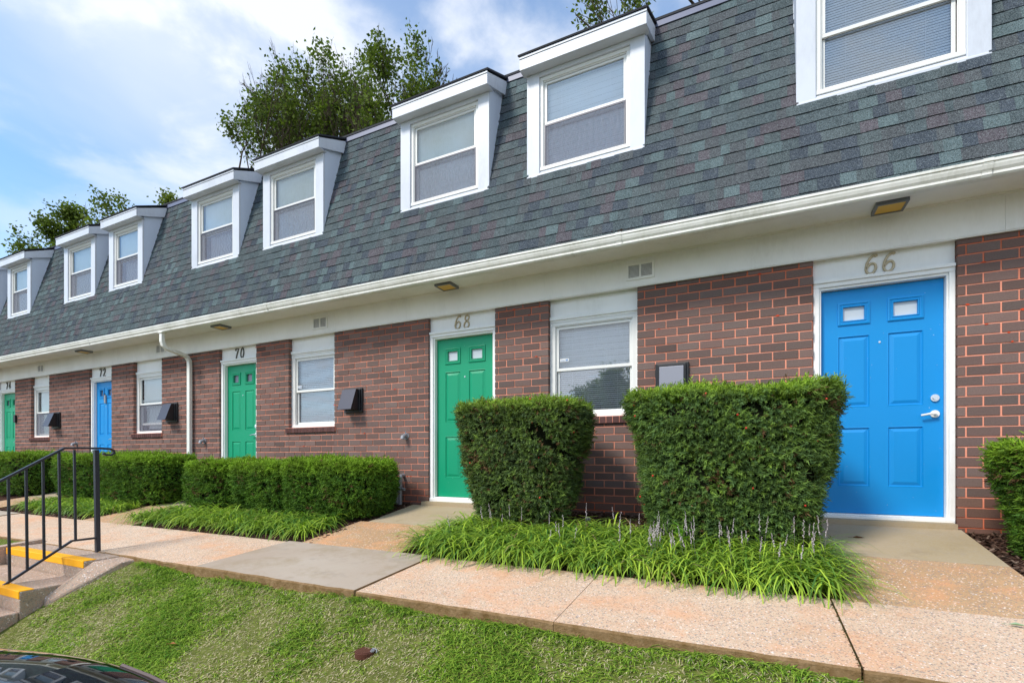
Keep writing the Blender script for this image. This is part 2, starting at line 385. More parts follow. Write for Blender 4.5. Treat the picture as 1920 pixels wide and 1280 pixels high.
# entrance paths
def entrance(x0, x1, hd, xs=0, label=''):
    b = MB()
    seg = [(BK-.001, -.872), (4.45, (-.872)+(hd+.872)*.5), (5.3, hd)]
    for (ya, ha), (yb, hb), mi in ((seg[0], seg[1], 0), (seg[1], seg[2], 2)):
        slab(b, x0-xs*(5.3-ya)/1.7, x1, ya, yb-.004, ha, hb, .12, mi, .002)
    # stoop under the door
    b.box(x0+.02, x1-.02, 5.3, 5.5, hd-.2, hd+.045, 2)
    tag(b.build('entrance_path', [MT['wet'], MT['edge2'], MT['stoop']]), kind='structure')
entrance(.54, 1.6, -.60)
entrance(-3.9, -2.86, -.62, .22)
entrance(-8.25, -7.2, -.62, .15)
entrance(-12.5, -11.5, -.62)
entrance(-16.8, -15.8, -.62)

# ------------------------------------------------------------------ concrete steps with yellow nosings, hand rail
st = empty('concrete_steps', (-6.2, 2.2, -1.27), 'concrete steps with bright yellow painted nosings leading down to the parking lot', 'steps')
b = MB()
lv = [(2.34, 2.66, -.945, -1.115), (1.90, 2.34, -1.115, -1.285), (1.46, 1.9, -1.285, -1.455), (1.06, 1.46, -1.455, -1.63)]
for i, (ya, yb, zt, zb) in enumerate(lv):
    x0, x1 = -7.05, -5.47+.0
    b.box(x0, x1, ya, yb-(.0 if i == 0 else .002), -2.1, zt)
b.build('treads', MT['step'], st, bevel=.012)
# sloping cheek wall beside the steps
c = MB(); c.add([(-5.468, 2.66, -.95), (-5.468, 2.40, -.955), (-5.468, 2.05, -1.20), (-5.468, 2.05, -2.1), (-5.468, 2.66, -2.1),
                 (-5.22, 2.66, -.955), (-5.24, 2.54, -.97), (-5.42, 2.05, -1.26), (-5.42, 2.05, -2.1), (-5.22, 2.66, -2.1)],
                [(0, 1, 2, 3, 4), (9, 8, 7, 6, 5), (0, 5, 6, 1), (1, 6, 7, 2), (2, 7, 8, 3), (4, 9, 5, 0)])
c.build('side_wall', MT['step'], st, bevel=.02)
c = MB(); c.add([(-7.052, 2.66, -.9), (-7.052, 2.3, -.93), (-7.052, 1.06, -1.5), (-7.052, 1.06, -2.1), (-7.052, 2.66, -2.1),
                 (-7.16, 2.66, -.9), (-7.16, 2.3, -.93), (-7.16, 1.06, -1.5), (-7.16, 1.06, -2.1), (-7.16, 2.66, -2.1)],
                [(0, 4, 3, 2, 1), (5, 6, 7, 8, 9), (0, 1, 6, 5), (1, 2, 7, 6), (2, 3, 8, 7)])
c.build('side_wall', MT['step'], st)
for i, (ya, yb, zt, zb) in enumerate(lv[:4]):
    c = MB(); c.box(-7.03, -5.475, ya-.004, ya+.10, zt-.065, zt+.004); c.build('nosing', MT['yellow'], st, bevel=.006)
rl = empty('hand_rail', (-5.87, 2.63, -.93), 'black metal hand rail with square balusters beside the yellow edged steps', 'railing')
RX = -5.88
def rail_top(y): return .092 if y > 2.37 else .092-(2.37-y)*.66
def rail_bot(y): return -.80 if y > 2.42 else -.80-(2.42-y)*.66
b = MB(); b.tube([(RX-.02, 1.02, rail_top(1.02)), (RX-.02, 2.37, .092), (RX-.02, 2.66, .096), (RX-.02, 2.74, .092), (RX-.02, 2.775, .075), (RX-.02, 2.78, .05), (RX-.02, 2.755, .03), (RX-.02, 2.71, .03), (RX-.02, 2.68, .045)], .021, 4, sq=(1, .7))
b.build('top_rail', MT['rail'], rl, bevel=.003)
b = MB(); b.tube([(RX, 1.02, rail_bot(1.02)), (RX, 2.42, -.80), (RX, 2.62, -.80)], .014, 4); b.build('bottom_rail', MT['rail'], rl)
for y, r_ in ((2.63, .027), (1.04, .027)):
    b = MB(); b.tube([(RX+.0, y, -.95 if y > 2 else -1.7), (RX-.03, y, rail_top(y)-.012)], r_, 4); b.build('post', MT['rail'], rl, bevel=.002)
for i in range(11):
    y = 2.45-.118*i
    b = MB(); b.tube([(RX+.0, y, rail_bot(y)), (RX-.025, y, rail_top(y)-.012)], .0125, 4); b.build('baluster', MT['rail'], rl)

# ------------------------------------------------------------------ the building
B = empty('row_house_building', (-7, 5.4, -.6), 'long brick row house building with shingled mansard roof, white dormers, and blue and green doors', 'building')
XL, XR = -21.0, 9.0
DOORS = [(.556, 1.606, 'blue', '66'), (-3.837, -2.834, 'green', '68'), (-8.175, -7.239, 'green', '70'), (-12.414, -11.557, 'blue', '72'), (-16.72, -15.774, 'green', '74')]
WINS = [(-2.124, -1.085), (-6.484, -5.518), (-10.778, -9.847), (-14.97, -14.116), (-19.3, -18.4), (2.27, 3.31)]
SILL = .40; TOPB = 1.88
ops = sorted([(a, b_, 'd') for a, b_, _, _ in DOORS]+[(a, b_, 'w') for a, b_ in WINS])
segs = []; x = XL
for a, b_, t in ops:
    segs.append((x, a, -.95, TOPB)); 
    if t == 'w': segs.append((a, b_, -.95, SILL-.0))
    else: segs.append((a, b_, -.95, -.70))
    x = b_
segs.append((x, XR, -.95, TOPB))
CH, CL, MG = .0855, .2225, .0125
def brick_cols(z):
    base = np.array([.148, .108, .096]); v = rng.uniform(.82, 1.22); r = rng.uniform(-.008, .012)
    c = base*v + np.array([r, 0, -r*.2]); 
    if rng.random() < .06: c = c*.78
    if z < -.35: c = c*np.array([1.0, .82, .72])
    return tuple(c)+(1,)
bw = MB(); mo = MB()
for xa, xb, z0, z1 in segs:
    full = z1 > 1
    la = xa == XL; 
    e0 = .006 if (full and not la) else 0; e1 = .006 if full and xb != XR else 0
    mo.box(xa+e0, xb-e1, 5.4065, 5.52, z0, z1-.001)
    n0 = int(math.floor((z0-1.803)/CH)); n1 = int(math.ceil((z1-1.803)/CH))
    for k in range(n0, n1):
        za = 1.803+k*CH+MG/2; zb = za+CH-MG; za = max(za, z0); zb = min(zb, z1)
        if zb-za < .012: continue
        ph = 1.663 if k % 2 else 1.774
        i = math.floor((xa-ph)/CL)
        while ph+i*CL < xb:
            p = ph+i*CL+MG/2; q = ph+(i+1)*CL-MG/2; i += 1
            j = rng.uniform(-.0015, .0015, 3)
            p = max(p+j[0], xa); q = min(q+j[1], xb)
            if q-p < .009: continue
            y = 5.4+rng.uniform(-.0012, .0016)
            bw.box(p, q, y, 5.51, za+rng.uniform(-.0012, .0012), zb+rng.uniform(-.0012, .0012), 0, brick_cols(za))
wall = bw.build('brick_wall', MT['brick'], B, colattr=True)
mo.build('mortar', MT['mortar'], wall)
# orange paint spatters on the bricks
sp = MB(); r = random.Random(5)
for _ in range(150):
    s = r.choice([q for q in segs if q[3] > 1 or q[3] == SILL]); x = r.uniform(max(s[0], -9), s[1]-.03) if s[1] > -9 else None
    if x is None: continue
    k = r.randint(-24, 0); z = 1.803+k*CH+r.uniform(-.006, .006)
    if z > s[3]-.02: continue
    n = 7; w_ = r.uniform(.006, .022); h_ = r.uniform(.004, .010)
    vs = [(x+w_*math.cos(2*math.pi*i/n)*r.uniform(.7, 1.2), 5.3975, z+h_*math.sin(2*math.pi*i/n)*r.uniform(.7, 1.2)) for i in range(n)]
    sp.add(vs, [tuple(range(n))])
sp.build('paint_spatter', MT['blot'], wall)['kind'] = 'stuff'
# inner shell: dark rooms, back and side walls, flat roof
b = MB()
b.box(XL+.01, XR-.01, 6.1, 6.2, -.9, 4.7); b.box(XL+.01, XR-.01, 5.53, 6.1, 1.95, 2.0); b.box(XL+.01, XR-.01, 5.53, 6.1, -.95, -.6)
b.build('room_wall', MT['dark'], B)
b = MB(); b.box(XL, XL+.1, 5.53, 14, -2.05, 4.75); b.box(XR-.1, XR, 5.53, 14, -2.05, 4.75); b.box(XL+.1, XR-.1, 13.9, 14, -2.05, 4.75)
b.build('side_wall', MT['brick'], B)
# window & door infill -------------------------------------------------
def window_set(parent, x0, x1, z0, z1, y, blind, screen=True, raise_=0, sub=True, rail=.5, glassm=('glass', 'glass'), sticker=False, fw=.045):
    """double hung vinyl window with its frame front at y; parent carries everything"""
    f = MB()
    f.box(x0, x1, y, y+.07, z1-fw, z1); f.box(x0, x1, y-.008, y+.07, z0, z0+fw*1.0); f.box(x0, x0+fw, y, y+.07, z0+fw, z1-fw); f.box(x1-fw, x1, y, y+.07, z0+fw, z1-fw)
    # outer thin lip
    f.box(x0+fw, x1-fw, y+.012, y+.02, z1-fw-.012, z1-fw); f.box(x0+fw, x0+fw+.01, y+.012, y+.02, z0+fw, z1-fw-.012); f.box(x1-fw-.01, x1-fw, y+.012, y+.02, z0+fw, z1-fw-.012)
    zm = z0+(z1-z0)*rail
    fr = f.build('window_frame', MT['vinyl'], parent, bevel=.003)
    p = parent if not sub else parent
    s = MB(); a, c_ = x0+fw+.010, x1-fw-.010
    t = .028
    # upper sash (outer)
    s.box(a, c_, y+.022, y+.045, zm-.012, zm+.022); s.box(a, c_, y+.022, y+.045, z1-fw-t-.012, z1-fw-.012); s.box(a, a+t, y+.022, y+.045, zm+.022, z1-fw-t-.012); s.box(c_-t, c_, y+.022, y+.045, zm+.022, z1-fw-t-.012)
    s.build('sash', MT['vinyl'], p, bevel=.002)
    s = MB(); zb = z0+fw+raise_
    s.box(a, c_, y+.047, y+.068, zb, zb+t+.012); s.box(a, a+t, y+.047, y+.068, zb+t+.012, zm-.014+raise_*.6); s.box(c_-t, c_, y+.047, y+.068, zb+t+.012, zm-.014+raise_*.6)
    if raise_: s.box(a, c_, y+.047, y+.068, zm-.014+raise_*.6, zm+.02+raise_*.6)
    s.build('sash', MT['vinyl'], p, bevel=.002)
    g = MB().add([(a+t-.004, y+.034, zm+.018), (c_-t+.004, y+.034, zm+.018), (c_-t+.004, y+.034, z1-fw-t-.008), (a+t-.004, y+.034, z1-fw-t-.008)], [(0, 1, 2, 3)]); g.build('pane', MT[glassm[0]], p)
    g = MB().add([(a+t-.004, y+.058, zb+t+.006), (c_-t+.004, y+.058, zb+t+.006), (c_-t+.004, y+.058, zm-.002+raise_*.6), (a+t-.004, y+.058, zm-.002+raise_*.6)], [(0, 1, 2, 3)]); g.build('pane', MT[glassm[1]], p)
    if screen:
        g = MB(); e = .014; g.box(a, a+e, y+.012, y+.02, z0+fw, zm-.012); g.box(c_-e, c_, y+.012, y+.02, z0+fw, zm-.012); g.box(a+e, c_-e, y+.012, y+.02, z0+fw, z0+fw+e); g.box(a+e, c_-e, y+.012, y+.02, zm-.03, zm-.012)
        g.add([(a+e, y+.016, z0+fw+e), (c_-e, y+.016, z0+fw+e), (c_-e, y+.016, zm-.03), (a+e, y+.016, zm-.03)], [(0, 1, 2, 3)], 1)
        g.build('insect_screen', [MT['hood'], MT['screen']], p)
    if blind in ('slats', 'slats_open', 'bent'):
        m = MB(); n = int((z1-z0-.10)/.0235); yb = y+.088; rr = random.Random(int(x0*100))
        ang = {'slats': .0080, 'slats_open': .0102, 'bent': .0118}[blind]; dy_ = {'slats': -.002, 'slats_open': .007, 'bent': .004}[blind]
        for i in range(n):
            z = z1-.06-i*.0235
            if blind == 'slats_open': ang, dy_ = (.0104, -.0015) if z > zm-.02 else ((.0088, .007) if z0 < 2 else (.0096, -.002))
            for j in range(6):
                xa = a+.012+(c_-a-.024)*j/6; xb = a+.012+(c_-a-.024)*(j+1)/6
                def dz(xx):
                    if blind != 'bent': return 0.0006*math.sin(i*2.1+xx*3)
                    u = (xx-a)/(c_-a); q = math.exp(-((z-(z0+(z1-z0)*.56))/.09)**2); return -.022*math.sin(u*3.14)*q+.004*math.sin(i*.9+u*4)
                za, zb_ = z+dz(xa), z+dz(xb)
                m.add([(xa, yb-dy_, za-ang), (xb, yb-dy_, zb_-ang), (xb, yb+dy_, zb_+ang), (xa, yb+dy_, za+ang)], [(0, 1, 2, 3)])
        for q in (.2, .8): m.box(a+(c_-a)*q, a+(c_-a)*q+.003, yb-.012, yb-.011, z0+.05, z1-.05)
        m.build('blind', MT['slat'], p)
    elif blind == 'shade':
        m = MB(); n = 16
        V = []; 
        for i in range(n+1):
            z = z0+.04+(z1-z0-.06)*i/n
            V += [(a+.01, y+.075, z), (c_-.01, y+.075+.004*math.sin(i), z)]
        m.add(V, [(2*i, 2*i+1, 2*i+3, 2*i+2) for i in range(n)]); m.build('shade', MT['shade'], p)
    elif blind == 'half':
        zs = zm-.06
        m = MB().box(a+.03, c_-.01, y+.074, y+.078, zs, z1-.03); m.box(a+.03, c_-.01, y+.071, y+.081, zs, zs+.02); m.build('shade', MT['shade'], p)
        m = MB().box(a+.10, c_-.03, y+.13, y+.134, z0+.1, zs+.02); m.build('curtain', MT['slat'], p)
def sticker(parent, x, z, y, w_=.09, h_=.032):
    b = MB().box(x, x+w_, y, y+.001, z, z+h_); b.box(x+w_*.62, x+w_*.92, y-.001, y-.0002, z+h_*.2, z+h_*.8, 1)
    for i in range(2): b.box(x+.006, x+w_*.55, y-.001, y-.0002, z+h_*(.2+.3*i), z+h_*(.32+.3*i), 1)
    b.build('sticker', [MT['vinyl'], MT['stk']], parent)
blinds = ['slats_open', 'bent', 'half', 'shade', 'slats', 'slats_open']
def part_empty(name, loc, parent):
    o = bpy.data.objects.new(name, None); C.objects.link(o); o.parent = parent; o.location = Vector(loc)-world_of(parent); o.empty_display_size = .05; return o
for i, ((x0, x1), bl) in enumerate(zip(WINS, blinds)):
    W = part_empty('window', ((x0+x1)/2, 5.47, .47), B)
    lab = {0: 'kitchen window with white slat blinds between the two tall hedges', 1: 'window with crumpled white slat blinds', 2: 'window with lower sash raised above a half drawn shade'}.get(i)
    if lab: W['label'] = lab
    # casing fills the brick opening
    b = MB(); b.box(x0+.002, x1-.002, 5.455, 5.52, 1.60, 1.66); b.box(x0-.03, x1-.006, 5.425, 5.455, 1.60, 1.655) if False else None
    b.box(x0+.002, x0+.02, 5.456, 5.54, .47, 1.60); b.box(x1-.02, x1-.002, 5.456, 5.54, .47, 1.60)
    b.box(x0+.003, x1-.003, 5.438, 5.456, 1.622, 1.665)
    b.build('casing', MT['white'], W, bevel=.003)
    b = MB().box(x0+.002, x1-.002, 5.466, 5.52, 1.66, 1.95); b.build('header_panel', MT['white'], W)
    window_set(W, x0+.02, x1-.02, .47, 1.60, 5.462, bl, screen=(i != 0 and i != 1), raise_=.12 if i == 2 else 0, rail=.5, glassm=('glass', 'glass3') if i == 0 else ('glass', 'glass'))
    if i == 0: sticker(W, x0+.115, 1.135, 5.49, .11, .036); sticker(W, x1-.20, .545, 5.514, .10, .036)
    if i == 1: sticker(W, x0+.10, 1.09, 5.49, .09, .04)
    # brick sill, a rowlock course
    b = MB(); n = 15; px = x0-.045; tw = (x1-x0+.075)/n
    for k in range(n):
        c = rng.uniform(.8, 1.25); b.box(px+k*tw+.004, px+(k+1)*tw-.004, 5.374+rng.uniform(-.001, .001), 5.46, SILL-.012, .462, 0, (.10*c, .052*c, .048*c, 1))
    m = b.build('brick_sill', MT['brick'], B, colattr=True)
    b = MB().box(px+.003, px+n*tw-.003, 5.379, 5.465, SILL-.009, .466); b.build('mortar', MT['mortar'], m)

# door slab with moulded panels
def panel_ring(b, r, y, depths):
    x0, x1, z0, z1 = r; rings = []
    for ins, dy in depths: rings.append([(x0+ins, y+dy, z0+ins), (x1-ins, y+dy, z0+ins), (x1-ins, y+dy, z1-ins), (x0+ins, y+dy, z1-ins)])
    vs = [p for q in rings for p in q]; f = []
    for k in range(len(rings)-1):
        for j in range(4): f.append((4*k+j, 4*k+(j+1) % 4, 4*(k+1)+(j+1) % 4, 4*(k+1)+j))
    b.add(vs, f); return rings[-1]
STROKES = {
 '6': [[(.78, .97), (.6, 1.0), (.38, .9), (.18, .68), (.08, .4), (.14, .14), (.36, .01), (.64, .03), (.84, .2), (.86, .4), (.7, .56), (.46, .58), (.24, .46), (.11, .3)]],
 '8': [[(.5, .54), (.26, .64), (.2, .8), (.32, .96), (.54, 1.0), (.76, .92), (.82, .76), (.7, .62), (.5, .54), (.22, .44), (.1, .24), (.2, .06), (.46, 0), (.76, .06), (.88, .24), (.76, .44), (.5, .54)]],
 '7': [[(.1, .86), (.12, .99), (.86, .97), (.6, .6), (.42, .25), (.36, .0)]],
 '0': [[(.5, 1), (.26, .9), (.12, .6), (.12, .36), (.26, .08), (.5, 0), (.74, .08), (.88, .36), (.88, .6), (.74, .9), (.5, 1)]],
 '2': [[(.14, .76), (.22, .92), (.46, 1.0), (.74, .92), (.82, .74), (.7, .5), (.38, .22), (.12, .03), (.88, .03)]],
 '4': [[(.66, .0), (.66, 1.0), (.08, .3), (.92, .3)]],
}
def numeral(ch, x, z, y, w_, h_, mat, parent, r_=.0085, slant=.0):
    b = MB()
    for s in STROKES[ch]:
        P = s
        for _ in range(2 if ch in '680' else (1 if ch == '2' else 0)):      # chaikin smoothing
            Q = [P[0]]
            for (p, q) in zip(P[:-1], P[1:]): Q += [(.75*p[0]+.25*q[0], .75*p[1]+.25*q[1]), (.25*p[0]+.75*q[0], .25*p[1]+.75*q[1])]
            P = Q+[P[-1]]
        pts = [(x+(u-.5+(v-.5)*slant)*w_, y, z+(v-.5)*h_) for u, v in P]
        n = 6; b.tube(pts, r_, n)
        for e in (pts[0], pts[-1]): b.disc((e[0], e[1]-.006, e[2]), (0, 1, 0), r_*1.15, .012, 10)
    return b.build('house_number', mat, parent, smooth=True)
for i, (x0, x1, col, num) in enumerate(DOORS):
    D = part_empty('door', ((x0+x1)/2, 5.5, -.52), B)
    D['label'] = {'blue': 'bright blue', 'green': 'bright green'}[col]+' panelled door numbered '+num
    xa, xb = x0+.072, x1-.062; z0, z1 = -.515, 1.572; W = xb-xa; y = 5.505
    sx = W/.913
    cx = [xa, xa+.135*sx, xa+.385*sx, xa+.515*sx, xa+.775*sx, xb]; cz = [z0, z0+.25, z0+.80, z0+.985, z0+1.655, z0+1.755, z0+1.965, z1]
    b = MB()
    for a in range(5):
        for c in range(7):
            if a in (1, 3) and c in (1, 3, 5): continue
            b.add([(cx[a], y, cz[c]), (cx[a+1], y, cz[c]), (cx[a+1], y, cz[c+1]), (cx[a], y, cz[c+1])], [(0, 1, 2, 3)])
    for a in (1, 3):
        for c in (1, 3):
            q = panel_ring(b, (cx[a], cx[a+1], cz[c], cz[c+1]), y, [(0, 0), (.006, -.002), (.012, .009), (.02, .010), (.048, .001)])
            b.add(q, [(0, 1, 2, 3)])
        panel_ring(b, (cx[a], cx[a+1], cz[5], cz[6]), y, [(0, 0), (.001, -.010), (.014, -.013), (.02, -.007), (.028, -.006), (.034, -.012), (.042, -.011), (.044, .02)])
    b.box(xa, xb, y+.03, y+.045, z0, z1)
    b.add([(xa, y, z0), (xb, y, z0), (xb, y+.03, z0), (xa, y+.03, z0)], [(0, 1, 2, 3)])
    b.build('door_panel', MT[col], D)
    for a in (1, 3):
        g = MB(); g.box(cx[a]+.042, cx[a+1]-.042, y+.016, y+.02, cz[5]+.042, cz[6]-.042); 
        g.build('door_lite', MT['lite'] if i < 2 else MT['lite2'], D)
    # frame
    f = MB()
    jy = 5.43
    f.box(x0+.003, xa-.02, jy, 5.53, -.56, 1.60); f.box(xb+.018, x1-.003, jy, 5.53, -.56, 1.60)
    f.box(xa-.02, xa-.003, jy+.018, 5.53, -.54, 1.578); f.box(xb+.003, xb+.018, jy+.018, 5.53, -.54, 1.578)
    f.box(x0+.003, x1-.003, jy-.001, 5.53, 1.60, 1.655); f.box(xa-.02, xb+.018, jy+.018, 5.53, 1.578, 1.60)
    f.box(x0-.0 if False else x0+.004, x1-.004, jy-.018, jy-.001, 1.638, 1.668)
    f.build('door_frame', MT['white'], D, bevel=.004)
    f = MB().box(x0+.01, x1-.01, jy-.02, 5.55, -.60, -.532); f.box(xa, xb, jy+.02, 5.56, -.532, -.519)
    f.build('threshold', MT['white'], D, bevel=.006)
    f = MB().box(x0+.002, x1-.002, 5.452, 5.53, 1.655, 1.95); f.build('header_panel', MT['white'], D)
    mid = (x0+x1)/2+{0: .0, 1: -.0}.get(i, 0)
    nm = MT['num'] if i < 2 else MT['numd']
    for k, chh in enumerate(num): numeral(chh, mid+(-.066 if k == 0 else .066), 1.758, 5.446, .098, .165, nm, D, .0108 if i < 2 else .0115, .12)
    # lever, deadbolt, peephole
    hz = .387; hx = xb-.062
    h = MB(); h.disc((hx, y, hz), (0, -1, 0), .033, .012, 24); h.disc((hx, y-.012, hz), (0, -1, 0), .014, .032, 16)
    h.tube([(hx, y-.042, hz), (hx-.04, y-.046, hz-.001), (hx-.105, y-.044, hz-.012)], [.011, .010, .008], 10); h.build('lever_handle', MT['vinyl'] if i == 0 else MT['chrome'], D, smooth=True)
    h = MB(); h.disc((hx, y, hz+.14), (0, -1, 0), .031, .014, 24); h.disc((hx, y-.014, hz+.14), (0, -1, 0), .017, .012, 20); h.build('deadbolt', MT['chrome'], D, smooth=True)
    h = MB(); h.disc(((xa+xb)/2, y, 1.06), (0, -1, 0), .009, .005, 14); h.build('peephole', MT['chrome'], D, smooth=True)
    if i == 3:
        h = MB(); kx = (xa+xb)/2; h.box(kx-.028, kx+.028, y-.03, y, 1.13, 1.30, 0); h.box(kx-.06, kx-.028, y-.02, y, 1.18, 1.33, 1); h.build('door_knocker', [MT['pipe'], MT['black']], D, bevel=.006)
    if i == 4:
        h = MB(); h.box(x1+.03, x1+.11, 5.36, 5.4, .84, 1.02); h.build('mail_box', MT['black'], B, bevel=.005)
# fascia band, soffit, gutter -------------------------------------------
b = MB(); xs = [XL, -18.2, -14.3, -10.2, -6.1, -2.16, 1.9, 5.9, XR]
for a, c in zip(xs[:-1], xs[1:]): b.box(a+.0008, c-.0008, 5.365+.001*(xs.index(a) % 2), 5.50, 1.862, 2.17)
b.box(XL, XR, 5.372, 5.395, 1.852, 1.862)
b.build('fascia_board', MT['white'], B)
b = MB(); b.box(XL, XR, 4.972, 5.50, 2.172, 2.20); b.box(XL, XR, 4.955, 5.075, 2.160, 2.172); b.box(XL, XR, 5.352, 5.365, 2.155, 2.172)
b.build('soffit', MT['soffit'], B)
b = MB().prism_x([(4.955, 2.235), (4.955, 2.12), (4.885, 2.115), (4.872, 2.128), (4.872, 2.146), (4.858, 2.165), (4.848, 2.19), (4.846, 2.205), (4.838, 2.212), (4.838, 2.232), (4.850, 2.234), (4.852, 2.2), (4.875, 2.15), (4.94, 2.15), (4.945, 2.235)], XL, XR)
gt = b.build('gutter', MT['gutter'], B)
b = MB(); r = random.Random(3)
for x0 in (-1.12, -6.3):
    for _ in range(34 if x0 > -2 else 8):
        x = x0+r.gauss(0, .05); z = 2.235+r.uniform(0, .028); y = 4.85+r.uniform(-.01, .02); a = r.uniform(0, 3); l = r.uniform(.008, .02)
        b.add([(x, y, z), (x+l*math.cos(a), y, z+l*math.sin(a)*.5), (x+l*.6, y-.006, z+.012)], [(0, 1, 2)])
b.build('leaf_debris', MT['bark'], gt)
for x in (1.62, -1.16, -6.3, -11.2, -16.0):
    MB().prism_x([(4.88, 2.112), (4.868, 2.128), (4.869, 2.146), (4.855, 2.165), (4.845, 2.19), (4.843, 2.205), (4.835, 2.212), (4.835, 2.235), (4.842, 2.235), (4.842, 2.2), (4.87, 2.14), (4.90, 2.118)], x-.03, x+.03).build('gutter_seam', MT['gutter'], gt)
for x in (1.097, -3.411, -7.818, -12.139, -16.5):
    m = MB(); x0, x1, y0, y1 = x-.115, x+.115, 5.09, 5.30
    m.box(x0, x1, y0, y0+.02, 2.135, 2.172); m.box(x0, x1, y1-.02, y1, 2.135, 2.172); m.box(x0, x0+.02, y0+.02, y1-.02, 2.135, 2.172); m.box(x1-.02, x1, y0+.02, y1-.02, 2.135, 2.172)
    o = m.build('soffit_light', MT['lampf'], B, bevel=.003); MB().box(x0+.02, x1-.02, y0+.02, y1-.02, 2.142, 2.172).build('lens', MT['amber'], o)
for x in (-1.046, -5.767, -9.81, -14.39, -18.7):
    m = MB(); x0, x1, z0, z1 = x-.15, x+.15, 1.925, 2.11; y = 5.352; e = .024
    m.box(x0, x1, y, 5.366, z0, z0+e); m.box(x0, x1, y, 5.366, z1-e, z1); m.box(x0, x0+e, y, 5.366, z0+e, z1-e); m.box(x1-e, x1, y, 5.366, z0+e, z1-e); m.box(x-.009, x+.009, y, 5.366, z0+e, z1-e)
    n = 11
    for i in range(n):
        z = z0+e+(z1-z0-2*e)*(i+.5)/n
        for a, c in ((x0+e, x-.009), (x+.009, x1-e)): m.add([(a, y+.001, z-.005), (c, y+.001, z-.005), (c, y+.008, z+.004), (a, y+.008, z+.004)], [(0, 1, 2, 3)])
    o = m.build('wall_vent', MT['white'], B)
    MB().box(x0+e, x1-e, y+.0095, 5.364, z0+e, z1-e).build('grille', MT['pipe'], o)
for i, x in enumerate((-.722, -5.13, -9.50, -13.76)):
    D = part_empty('exhaust_hood', (x, 5.4, .82), B)
    m = MB(); m.box(x-.17, x+.17, 5.372, 5.402, .652, 1.0); m.box(x-.145, x+.145, 5.35, 5.372, .68, .985); m.build('wall_plate', MT['black'], D, bevel=.006)
    if i == 0:
        m = MB(); m.box(x-.122, x+.122, 5.338, 5.35, .66, .958); m.build('cover', MT['hoodlt'], D, bevel=.004)
    else:
        m = MB(); w_ = .125
        P = [(5.35, .985), (5.30, .975), (5.20, .70), (5.20, .69), (5.35, .69)]
        m.poly_x(P, x-w_, x+w_, 1)
        m.add([(x-w_-.002, 5.298, .978), (x+w_+.002, 5.298, .978), (x+w_+.002, 5.194, .685), (x-w_-.002, 5.194, .685)], [(0, 1, 2, 3)], 0)
        m.build('hood', [MT['hood'], MT['black']], D, bevel=.003)
for x, z in ((-4.198, .285), (-8.568, .285), (-12.911, .29)):
    m = MB(); m.tube([(x, 5.41, z+.012), (x, 5.36, z+.014), (x-.005, 5.33, z), (x-.008, 5.325, z-.03)], .03, 12); m.disc((x, 5.402, z+.012), (0, -1, 0), .045, .01, 16)
    m.tube([(x+.01, 5.37, z+.03), (x+.01, 5.37, z+.075)], .008, 6)
    m.build('vent_pipe', MT['pipe'], B, smooth=True)
# spigots beside doors, gas riser
m = MB(); m.tube([(-4.243, 5.33, -.63), (-4.243, 5.33, -.30), (-4.243, 5.345, -.24), (-4.243, 5.41, -.235)], .024, 10); m.box(-4.32, -4.26, 5.27, 5.34, -.62, -.36); m.tube([(-4.15, 5.30, -.42), (-4.22, 5.31, -.42), (-4.29, 5.30, -.40)], .02, 8)
m.disc((-4.243, 5.31, -.31), (0, -1, 0), .036, .03, 14)
m.build('gas_riser', MT['pipe'], B, smooth=False)
# downspout
m = MB(); X0 = -8.93
m.tube([(X0, 4.905, 2.13), (X0, 4.905, 1.97), (X0, 4.925, 1.905), (X0, 4.97, 1.865), (X0+.02, 5.25, 1.80), (X0+.02, 5.30, 1.775), (X0+.02, 5.34, 1.71), (X0+.02, 5.345, 1.62), (X0+.02, 5.345, -.62)], .052, 4, sq=(.8, 1.0))
m.box(X0-.055, X0+.055, 4.86, 4.95, 2.10, 2.118)
m.build('downspout', MT['gutter'], B, bevel=.008)

# mansard roof of individual shingle tabs -------------------------------
D0, H0, D1, H1 = 4.935, 2.19, 5.635, 4.80
SLn = math.hypot(D1-D0, H1-H0); ux, uz = (D1-D0)/SLn, (H1-H0)/SLn; nx_, nz_ = -uz, ux     # outward normal (towards the street, up)
def roof_y(h): return D0+(h-H0)*(D1-D0)/(H1-H0)
DORM = [(2.25, 3.60, 'slats'), (4.85, 6.2, 'shade'), (6.75, 8.1, 'half'), (.403, 1.767, 'slats'), (-2.319, -.971, 'slats_open'), (-4.154, -2.82, 'shade'), (-6.837, -5.552, 'shade'), (-8.648, -7.406, 'half'), (-11.267, -10.122, 'half'), (-13.004, -11.777, 'shade'), (-15.628, -14.497, 'shade'), (-17.35, -16.12, 'half'), (-19.9, -18.7, 'shade')]
DZ0, DZ1, DF = 3.225, 4.43, 5.22
ROOF = part_empty('roof', (-7, 5.0, 2.2), B)
PAL = [(srgb(78, 88, 91), 7), (srgb(83, 92, 94), 6), (srgb(89, 103, 105), 2.6), (srgb(88, 84, 89), 2.6), (srgb(71, 78, 86), 4), (srgb(82, 86, 89), 6), (srgb(93, 107, 109), .8)]
pw = np.array([q for _, q in PAL]); pw = pw/pw.sum()
V = []; F = []; Cc = []
NR = 22; ex = SLn/NR
def rp(x, s, off): return (x, D0+ux*s+nx_*off, H0+uz*s+nz_*off)
wob = [rng.uniform(-.0042, .0042, 200) for _ in range(NR+1)]
